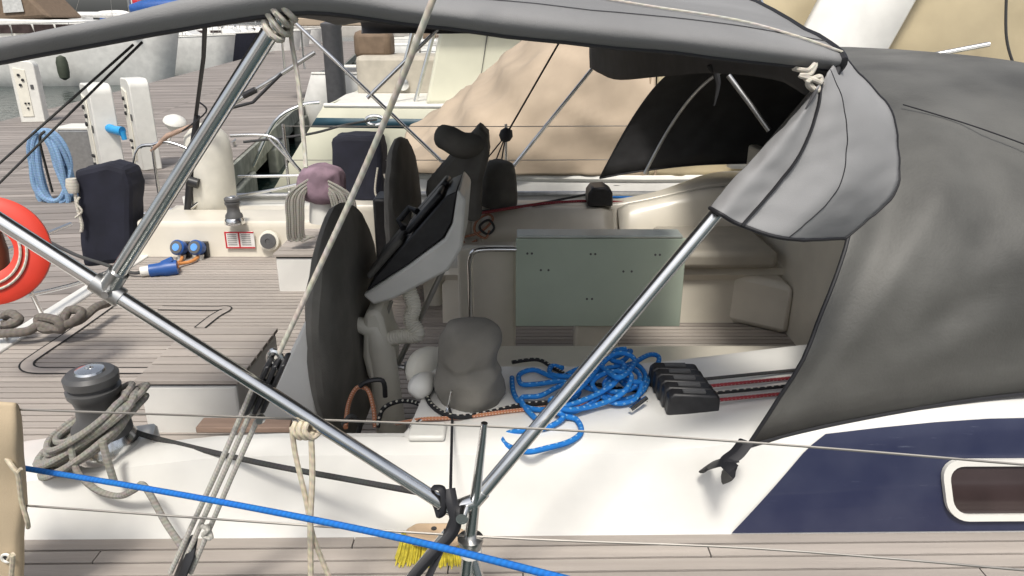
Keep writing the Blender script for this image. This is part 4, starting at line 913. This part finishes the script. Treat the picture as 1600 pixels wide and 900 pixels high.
# brush on the side deck, straps at the stanchion, tube brace
br = thing('deck_brush', 'deck brush with yellow bristles lying against the hull side', 'brush')
bz = ZDK + .085
mb = MB(); o_ = [P(632,826,z=bz), P(650,815,z=bz), P(700,815,z=bz), P(728,826,z=bz), P(720,842,z=bz), P(690,846,z=bz), P(645,842,z=bz)]
mb.prism(o_, (0,0,-.03)); ob('brush_head', mb, 'brush_wood', br, bevel=.010)
mb = MB()
for i in range(420):
    u = random.uniform(628, 730); v = random.uniform(828, 846); a_ = P(u, v, z=bz-.028); sp = Vector(((u-679)/679*.22, -.02 - .03*random.random(), -.052 - .02*random.random()))
    q = a_ + sp; 
    if q.z < ZDK + .003: q.z = ZDK + .003
    mb.tube([a_, a_ + sp*.5 + Vector((0,0,-.003)), q], [.0022,.0022,.0016], 4)
o = ob('bristles', mb, 'bristle', br); o['kind'] = 'stuff'
bh_ = P(678, 826, z=bz+.001); mb = MB(); mb.lathe(bh_ , [(.008,0), (.008,.002)], (0,0,1), 10); ob('handle_hole', mb, 'plastic_black', br)
mb = MB(); mb.tube(cr([P(676,762,d=1.66), P(690,764,d=1.65), P(695,785,d=1.65), P(690,806,d=1.655), P(684,790,d=1.68), P(676,775,d=1.68)], 5), .011, 8, flat=.35)
mb.tube(cr([P(702,764,d=1.66), P(706,785,d=1.65), P(712,815,d=1.65), P(705,835,d=1.65), P(680,862,d=1.64), P(650,895,d=1.62), P(630,925,d=1.6)], 5), .014, 8, flat=.4)
mb.tube(cr([P(712,800,d=1.66), P(700,830,d=1.66), P(684,870,d=1.655), P(668,905,d=1.65)], 5), .011, 8, flat=.4)
ob('webbing_strap', mb, 'piping', label='black webbing strap wrapped round the tube foot and stanchion', cat='strap')
mb = MB(); mb.tube([P(700,832,y=1.41), P(640,905,y=1.40), P(600,960,y=1.40)], .0125, 12); mb.tube([P(738,868,y=1.41), P(752,915,y=1.40)], .0125, 12); ob('stanchion_brace', mb, 'steel', yt)
# beige laced weather cloth on the near rail, aft
wc = thing('weather_cloth', 'beige canvas weather cloth laced to the rail at left edge', 'cloth')
ctrl = [[P(u, v, y=1.44 + dy) for u, v, dy in r] for r in (((-200,612,0), (-90,620,.01), (8,628,0), (27,632,.01), (32,650,.03)), ((-200,680,-.01), (-90,685,.01), (10,690,-.02), (30,690,0), (37,705,.02)), ((-200,760,0), (-90,765,-.01), (10,770,.0), (33,772,0), (41,785,.02)), ((-200,840,0), (-90,845,.01), (5,848,0), (29,850,.01), (36,852,.03)), ((-200,930,0), (-90,930,0), (5,930,0), (30,930,0), (36,930,.02)))]
g = sgrid(ctrl, 6, 6, amp=.004, freq=9); ob('cloth', MB().grid(g), 'beige_cloth', wc, solid=.004)
for v_ in (716, 872):
    c = P(10, v_, y=1.432); mb = MB(); mb.tube([c + Vector((math.cos(a)*.011, 0, math.sin(a)*.011)) for a in [2*math.pi*i/18 for i in range(18)]], .0035, 6, closed=True); ob('eyelet', mb, 'plastic_white', wc)
    mb = MB(); mb.lathe(c + Vector((0,.004,0)), [(.009,0), (.009,.003)], (0,-1,0), 14); ob('eyelet_hole', mb, 'black_cloth_shade', wc)
mb = MB(); mb.tube(cr([P(9,714,y=1.43), P(20,730,y=1.415), P(28,742,y=1.415), P(33,780,y=1.42), P(42,812,y=1.42), P(44,824,y=1.43)], 6), .0055, 7); mb.tube(cr([P(28,738,y=1.41), P(33,732,y=1.41)], 3), .004, 6); mb.tube(cr([P(14,874,y=1.42), P(20,868,y=1.41), P(18,900,y=1.42), P(20,930,y=1.42)], 5), .006, 7); ob('lacing', mb, 'rope_cream', wc)

# ------------------------------------------------------------------ neighbouring boats
def hull(t, x0, x1, yc, hb, sheer, m, stern_rake=.0, bow=1, n=24, stripe=None, boot=False):
    """hull lofted along x from stern x0 to bow x1"""
    for s in (-1, 1):
        rows = []; srow = []
        for i in range(n+1):
            f = i/n; x = x0 + (x1-x0)*f
            wd = hb*(1 - max(0, (f-.5)/.5)**2.4) * (.86 + .14*min(1, f*5)); sh_ = sheer*(1 + .18*f*f)
            if f == 1: wd = .02
            rk = stern_rake*(1-f)**6
            rows.append([Vector((x - rk*(1 - z/sh_)*1.0 + (x1-x0)*.04*f**4*(z/sh_), yc + s*wd*k, z)) for z, k in ((sh_, 1.0), (sh_*.96, 1.015), (sh_*.7, 1.0), (sh_*.35, .95), (.0, .86), (-.3, .7))])
            srow.append([p + Vector((0, s*.012, 0)) for p in (rows[-1][1].lerp(rows[-1][2], .35), rows[-1][1].lerp(rows[-1][2], .75))])
        ob('hull_side', MB().grid(rows), m, t, solid=.03)
        if boot:
            brow = [[r[4] + Vector((0, s*.012, .10)), r[4] + Vector((0, s*.02, .24))] for r in rows]; ob('boot_stripe', MB().grid(brow), 'cover_navy', t, solid=.02)
        if stripe: ob('stripe', MB().grid(srow), stripe, t, solid=.006)
        mb = MB(); mb.tube([r[0] + Vector((0, s*.02, 0)) for r in rows], .035, 8); ob('rub_rail', mb, 'plastic_white', t)
    a = x0; wd = hb*.86
    mb = MB(); mb.prism([(a - stern_rake*1.1, yc - wd*.75, -.2), (a - stern_rake*1.1, yc + wd*.75, -.2), (a+.01, yc + wd, sheer), (a+.01, yc - wd, sheer)], (.05,0,0)); ob('transom', mb, m, t, smooth=False)
    rows = []
    for i in range(n+1):
        f = i/n; x = x0 + (x1-x0)*f; wd = hb*(1 - max(0, (f-.5)/.5)**2.4)*(.86 + .14*min(1, f*5)) if f < 1 else .02; z = sheer*(1 + .18*f*f) - .03
        rows.append([Vector((x, yc-wd, z)), Vector((x, yc, z+.05)), Vector((x, yc+wd, z))])
    ob('deck', MB().grid(rows), 'nonskid', t)
# 1: the boat alongside with tan canvas
n1 = thing('moored_motorboat', 'white motorboat alongside under a large tan canvas cover', 'boat')
hull(n1, -1.25, 11, 8.75, 1.75, 1.36, 'gelcoat', stern_rake=.15)
def tanrow(f):
    """section of the tent at x: near edge, up and over"""
    x, zr, y0 = f
    return [Vector((x-.05, y0, 1.40)), Vector((x-.02, y0+.04, 1.40+(zr-1.4)*.35)), Vector((x, y0+.25, 1.40+(zr-1.4)*.72)), Vector((x+.02, y0+.75, zr-.02)), Vector((x+.02, 8.8, zr+.12)), Vector((x, 17.5-y0-.75, zr-.02)), Vector((x, 17.5-y0, 1.40))]
g = sgrid([tanrow(f) for f in ((-1.2, 1.50, 7.18), (-.7, 1.80, 7.10), (0, 2.35, 7.05), (.7, 2.9, 7.02), (1.35, 3.25, 7.02))], 12, 10, amp=.07, freq=1.7)
ob('aft_canvas', MB().grid(g), 'tan_canvas', n1, solid=.006)
g_ = sgrid([tanrow(f) for f in ((1.36, 3.26, 7.00), (2.0, 3.5, 7.0), (3.0, 3.75, 7.0), (4.5, 3.9, 7.02), (6.5, 3.6, 7.2), (8.0, 2.9, 7.5))], 12, 10, amp=.06, freq=1.8, seed=4)
ob('forward_canvas', MB().grid(g_), 'olive_canvas', n1, solid=.006)
for k in (0, .12):
    mb = MB(); mb.tube([p + Vector((k, -.012, .004)) for p in tanrow((1.30, 3.24, 7.0))[:5]], .011, 6); ob('seam', mb, 'tan_seam', n1)
for L in ([(800,240), (860,222), (920,205), (975,170)], [(830,262), (900,245), (960,232), (990,228)]):
    pass
mb = MB(); wx = 1.62; mb.tube([Vector((wx, 6.985, 1.62)), Vector((wx+.8, 6.985, 1.66)), Vector((wx+.8, 7.12, 2.5)), Vector((wx+.1, 7.10, 2.45))], .010, 6, closed=True); ob('window_seam', mb, 'tan_seam', n1)
# white radar arch across the canvas
rows = []
for i in range(13):
    f = i/12; x = 2.45 + 1.7*f; z = 1.5 + 3.6*f; y = 6.86 + .6*f*f
    rows.append([Vector((x-.42, y+.03, z)), Vector((x-.40, y-.03, z)), Vector((x+.36, y-.05, z)), Vector((x+.40, y+.02, z))])
ob('arch', MB().grid(rows), 'gelcoat', n1, solid=.05)
mb = MB(); mb.tube([P(1405,96,y=6.7), P(1546,69,y=6.6)], .022, 10); ob('grab_rail', mb, 'steel', n1)
mb = MB(); mb.tube(cr([P(1573,-20,y=6.75), P(1572,50,y=6.75), P(1580,90,y=6.75), P(1597,130,y=6.75)], 5), .012, 7); ob('hanging_line', mb, 'rope_dark', label='dark line hanging down the tan canvas at upper right', cat='rope')
mb = MB()
for z_, dz in ((1.12, .02), (1.27, .05)):
    mb.tube([Vector((x, 8.75 - 1.75*(.86 + .14*min(1, (x+1.25)/12.25*5))*1.018 - .0, z_ + dz*(x+1.2)/3)) for x in [-1.1 + .3*i for i in range(14)]], .006, 6)
ob('hull_seam', mb, 'plastic_grey', n1)
# canopy rails over the canvas, upper right
for L in ([(1125,12), (1140,-8)], [(1186,-4), (1194,14)]):
    mb = MB(); mb.tube([P(u, v, y=6.9) for u, v in L], .02, 8); ob('canopy_pole', mb, 'steel', n1)
# 2: cream boat with a dark teal stripe beyond
n2 = thing('cream_motorboat', 'cream motorboat with dark teal stripe, stern to the pontoon', 'boat')
hull(n2, -3.05, 9, 13.9, 1.9, 1.50, 'gelcoat_cream', stern_rake=1.1, stripe='stripe_teal')
mb = MB(); mb.box((-2.9, 14.2, 1.45), (-1.1, 15.6, 2.18)); ob('cockpit_side', mb, 'cushion', n2, smooth=False, bevel=.08)
mb = MB(); c = P(630, 132, y=14.15); mb.lathe(c, [(.12,0), (.11,.03), (.04,.04)], (0,-1,0), 16); ob('porthole', mb, 'steel', n2)
mb = MB(); mb.prism([(-1.45,12.6,1.48), (2.9,12.6,1.48), (2.9,12.6,2.75), (-1.15,12.6,2.75)], (0,2.6,0)); cab = ob('cabin', mb, 'gelcoat_cream', n2, smooth=False, bevel=.06)
mb = MB(); mb.prism([(-1.2,12.35,2.75), (3.2,12.35,2.75), (3.2,12.35,2.88), (-1.3,12.35,2.88)], (0,3.1,0)); ob('roof', mb, 'plastic_white', n2, smooth=False, bevel=.04)
mb = MB(); mb.tube([Vector((-.55,12.585,1.72)), Vector((-.40,12.585,2.58)), Vector((.55,12.585,2.58)), Vector((.55,12.585,1.72))], .014, 6, closed=True); ob('door_outline', mb, 'plastic_grey', cab)
for x in (-1.55, -1.9):
    mb = MB(); mb.tube([Vector((x-.1,12.9,1.5)), Vector((x+.35,12.9,2.9))], .035, 8); ob('ladder_rail', mb, 'steel', n2)
mb = MB(); mb.box((-3.0, 14.6, 2.10), (-2.3, 15.3, 2.62)); ob('seat_cover', mb, 'brown_canvas', n2, bevel=.12)
mb = MB(); mb.tube(cr([P(500,160,y=12.3), P(470,165,y=12.3), P(430,190,y=12.2), P(395,260,y=12.2)], 5), .03, 8); ob('swim_ladder', mb, 'steel', n2)
mb = MB(); mb.tube(cr([P(588,187,y=11.9), P(540,195,y=11.2), P(480,210,y=10.5), P(380,222,y=10.2)], 6), .018, 7); ob('stern_line', mb, 'rope_dark', label='dark mooring line from the cream boat towards the pontoon', cat='rope')
mb = MB(); c = P(586, 188, y=11.92); mb.tube([c + Vector((math.cos(a)*.14, -.02, math.sin(a)*.07)) for a in [2*math.pi*i/18 for i in range(18)]], .03, 8, closed=True); ob('fairlead', mb, 'steel', n2)
# awning roof strip far behind (flat beige roof over the next berth)
n3 = thing('moored_cruiser', 'cruiser with flat pinkish roof beyond the cream boat', 'boat')
hull(n3, -5.2, 6, 21.5, 1.9, 1.5, 'gelcoat', stern_rake=.6)
mb = MB(); mb.box((-6.2, 19.7, 2.66), (-2.2, 22.0, 2.86)); ob('roof', mb, 'tan_canvas', n3, smooth=False, bevel=.03)
for x in (-5.9, -2.6):
    for y in (19.9, 21.8):
        mb = MB(); mb.tube([Vector((x, y, 1.5)), Vector((x, y, 2.67))], .03, 8); ob('roof_post', mb, 'steel', n3)
mb = MB(); mb.box((-2.0, 20.2, 1.5), (3, 22.6, 2.3)); ob('cabin', mb, 'gelcoat', n3, smooth=False, bevel=.1)
c = P(522, 98, y=19.0); mb = MB(); mb.lathe((c.x, c.y, -1), [(.24,0), (.24,3.62), (.26,3.66), (.26,3.72), (.05,3.8)], (0,0,1), 20); ob('mooring_pile', mb, 'pole_grey', label='dark grey round mooring pile at the pontoon edge', cat='pile')

# ------------------------------------------------------------------ boats across the pontoon (upper left)
def far_boat(xb, y, L, hb, sheer, hullm, lab, kind, canvas='brown_canvas', mast=True, nm='moored_boat'):
    """bow at xb pointing to the pontoon (+x), stern away"""
    t = thing(nm, lab, 'boat', group='boats moored across the pontoon')
    hull(t, xb - L, xb, y, hb, sheer, hullm, n=16, boot=hullm == 'gelcoat')
    if kind == 'motor':
        x0 = xb - L*.50; x1 = xb - L*.20
        mb = MB(); mb.prism([(x0, y-hb*.72, sheer), (x1+1.2, y-hb*.6, sheer), (x1, y-hb*.6, sheer+.85), (x0, y-hb*.72, sheer+.95)], (0, hb*1.35, 0)); cb = ob('cabin', mb, 'gelcoat', t, smooth=False, bevel=.1)
        for i in range(4):
            xx = x0 + .5 + i*(x1-x0-.6)/4
            mb = MB(); mb.prism([(xx, y-hb*.74, sheer+.3), (xx+.95, y-hb*.74+.02, sheer+.3), (xx+.85, y-hb*.73, sheer+.68), (xx, y-hb*.74, sheer+.68)], (0,-.02,0)); ob('window', mb, 'glass_dark', cb, smooth=False)
        mb = MB(); mb.prism([(x0-1.6, y-hb*.68, sheer+.6), (x0+3.2, y-hb*.68, sheer+.95), (x0+2.0, y-hb*.6, sheer+2.2), (x0-1.2, y-hb*.6, sheer+2.3)], (0, hb*1.25, 0)); ob('canopy', mb, canvas, t, smooth=False, bevel=.15)
        for (a, b) in ((.0, .9), (1.2, 2.1)):
            mb = MB(); mb.prism([(x0+a, y-hb*.69, sheer+1.15), (x0+b, y-hb*.69, sheer+1.2), (x0+b-.1, y-hb*.64, sheer+1.9), (x0+a, y-hb*.64, sheer+1.9)], (0,-.02,0)); ob('canopy_window', mb, 'clear_vinyl', t, smooth=False)
        mb = MB(); mb.box((x1+.2, y-hb*.5, sheer+.3), (x1+2.2, y-hb*.2, sheer+.62)); ob('deck_locker', mb, 'wood_dark', t, bevel=.05)
    else:
        mb = MB(); mb.prism([(xb-L*.7, y-hb*.5, sheer), (xb-L*.3, y-hb*.4, sheer+.05), (xb-L*.36, y-hb*.35, sheer+.45), (xb-L*.68, y-hb*.42, sheer+.55)], (0, hb*.9, 0)); cb = ob('cabin', mb, 'gelcoat', t, smooth=False, bevel=.1)
        for i in range(3):
            xx = xb - L*.64 + i*L*.09; mb = MB(); mb.box((xx, y-hb*.5-.02, sheer+.18), (xx+L*.06, y-hb*.5+.05, sheer+.34)); ob('window', mb, 'glass_dark', cb, smooth=False)
        if mast:
            mb = MB(); mb.tube([Vector((xb-L*.42, y, sheer)), Vector((xb-L*.42, y, sheer+L*1.15))], .085, 10); ob('mast', mb, 'steel_dull', t)
            mh = Vector((xb-L*.42, y, sheer+L*1.12))
            for e_ in (Vector((xb-.2, y, sheer*1.15)), Vector((xb-L+.2, y, sheer)), Vector((xb-L*.44, y-hb*.9, sheer)), Vector((xb-L*.44, y+hb*.9, sheer))):
                mb = MB(); mb.tube([mh, e_], .012, 5); ob('stay', mb, 'wire', t)
            mb = MB(); mb.tube([Vector((xb-L*.42, y, sheer+1.3)), Vector((xb-L*.8, y, sheer+1.35))], [.17,.12], 10); ob('sail_cover', mb, canvas, t)
        mb = MB(); mb.prism([(xb-L*.78, y-hb*.6, sheer+.3), (xb-L*.62, y-hb*.6, sheer+.45), (xb-L*.64, y-hb*.5, sheer+1.25), (xb-L*.76, y-hb*.5, sheer+1.3)], (0, hb*1.1, 0)); ob('sprayhood', mb, canvas, t, smooth=False, bevel=.12)
    # rail
    for s in (-1, 1):
        pts = [];
        for i in range(10):
            f = .3 + .7*i/9; wd = hb*(1 - max(0, (f-.5)/.5)**2.4)*.94 if f < 1 else .05
            pts.append(Vector((xb - L + L*f + .3*(f == 1), y + s*wd, sheer*(1+.18*f*f) + .55)))
        mb = MB(); mb.tube(pts, .018, 6); ob('rail', mb, 'steel', t)
        for p in pts[::2]:
            mb = MB(); mb.tube([p, p - Vector((0,0,.56))], .015, 6); ob('rail_post', mb, 'steel', t)
    return t
far_boat(-16.0, 36.0, 15, 2.2, 1.95, 'gelcoat', 'large white motor yacht with brown canopy beyond the pontoon', 'motor')
fb2 = far_boat(-15.6, 42.5, 12, 1.9, 1.75, 'gelcoat', 'white yacht bow just behind the large motor yacht', 'sail', canvas='white_cloth', mast=True)
far_boat(-15.6, 48.0, 12, 1.9, 1.8, 'cover_navy', 'navy hulled yacht with blue covers across the pontoon', 'sail', canvas='plastic_blue')
far_boat(-15.2, 54.5, 12, 1.9, 1.8, 'gelcoat', 'white yacht behind the navy hulled one', 'sail', canvas='cover_navy')
far_boat(-16.5, 62, 13, 2.0, 1.8, 'gelcoat', 'white yacht farthest but one across the pontoon', 'sail', canvas='plastic_blue')
far_boat(-17.5, 70, 13, 2.0, 1.8, 'gelcoat', 'farthest white yacht across the pontoon', 'sail', canvas='brown_canvas')
for i in range(6):
    far_boat(6 + (i % 2)*2 - i*1.2, 29 + i*7.5, 11, 1.7, 1.5, 'gelcoat', ['white yacht two berths beyond the cream boat', 'white yacht three berths beyond the cream boat', 'white yacht four berths beyond the cream boat', 'white yacht five berths beyond the cream boat', 'white yacht six berths beyond the cream boat', 'last white yacht in the row beyond the cream boat'][i], 'sail', canvas='cover_navy' if i % 2 else 'brown_canvas')
for (a_, b_, r_, m_, nm_) in (((205,14), (300,8), .42, 'plastic_blue', 'rolled_dinghy_cover'), ((150,22), (200,20), .16, 'white_cloth', 'rolled_sail')):
    mb = MB(); pts = [P(a_[0] + (b_[0]-a_[0])*k/6, a_[1] + (b_[1]-a_[1])*k/6, y=42.5) for k in range(7)]; mb.tube(pts, [r_*.55, r_*.9, r_, r_, r_*.97, r_*.85, r_*.4], 12); ob(nm_, mb, m_, fb2)
for u_ in (215, 250, 285):
    mb = MB(); mb.tube([P(u_, 12, y=42.5), P(u_, 60, y=42.5)], .03, 6); ob('arch_post', mb, 'steel', fb2)
# fenders on the far boats
for (u, v, y, m, lab) in ((98, 105, 33.6, 'fender_dark', 'dark green fender hanging on the large motor yacht'), (335, 78, 45.8, 'fender', 'pale fender hanging on the navy hull')):
    c = P(u, v, y=y); mb = MB(); mb.lathe(c, [(.03,-.55), (.2,-.45), (.24,-.2), (.24,.2), (.18,.42), (.03,.5)], (0,0,1), 14); ob('fender', mb, m, label=lab, cat='fender')
# flag
fg = thing('flag', 'red and white maple leaf flag flying at a stern', 'flag')
c = P(211, 28, y=44.0); mb = MB(); mb.tube([c + Vector((0,0,-1.6)), c + Vector((-.05,0,1.25))], .03, 8); ob('staff', mb, 'white_cloth', fg)
def flagpt(s, t_): return c + Vector((1.95*s, .12*math.sin(s*6), .95*t_ - .35*s + .10*math.sin(s*7 + t_)))
for (s0, s1, m) in ((0,.25,'red'), (.25,.75,'white_cloth'), (.75,1,'red')):
    ob('field', MB().grid([[flagpt(s0 + (s1-s0)*i/8, t_/6) for i in range(9)] for t_ in range(7)]), m, fg, solid=.01)
leaf = [(0,-.42), (.03,-.2), (.28,-.24), (.22,-.12), (.45,.08), (.36,.12), (.4,.28), (.22,.22), (.1,.1), (.14,.36), (.07,.32), (0,.5)]
leaf = leaf + [(-x, y) for x, y in leaf[::-1][1:-1]]
mb = MB(); mb.prism([flagpt(.5 + x*.42, .5 + y*.8) + Vector((0,-.03,0)) for x, y in leaf], (0,.015,0)); ob('maple_leaf', mb, 'red', fg, smooth=False)
# far quay behind everything
mb = MB(); mb.box((-260, 150, -.5), (260, 200, 1.6)); ob('quay', mb, 'far_building', kind='structure', smooth=False)
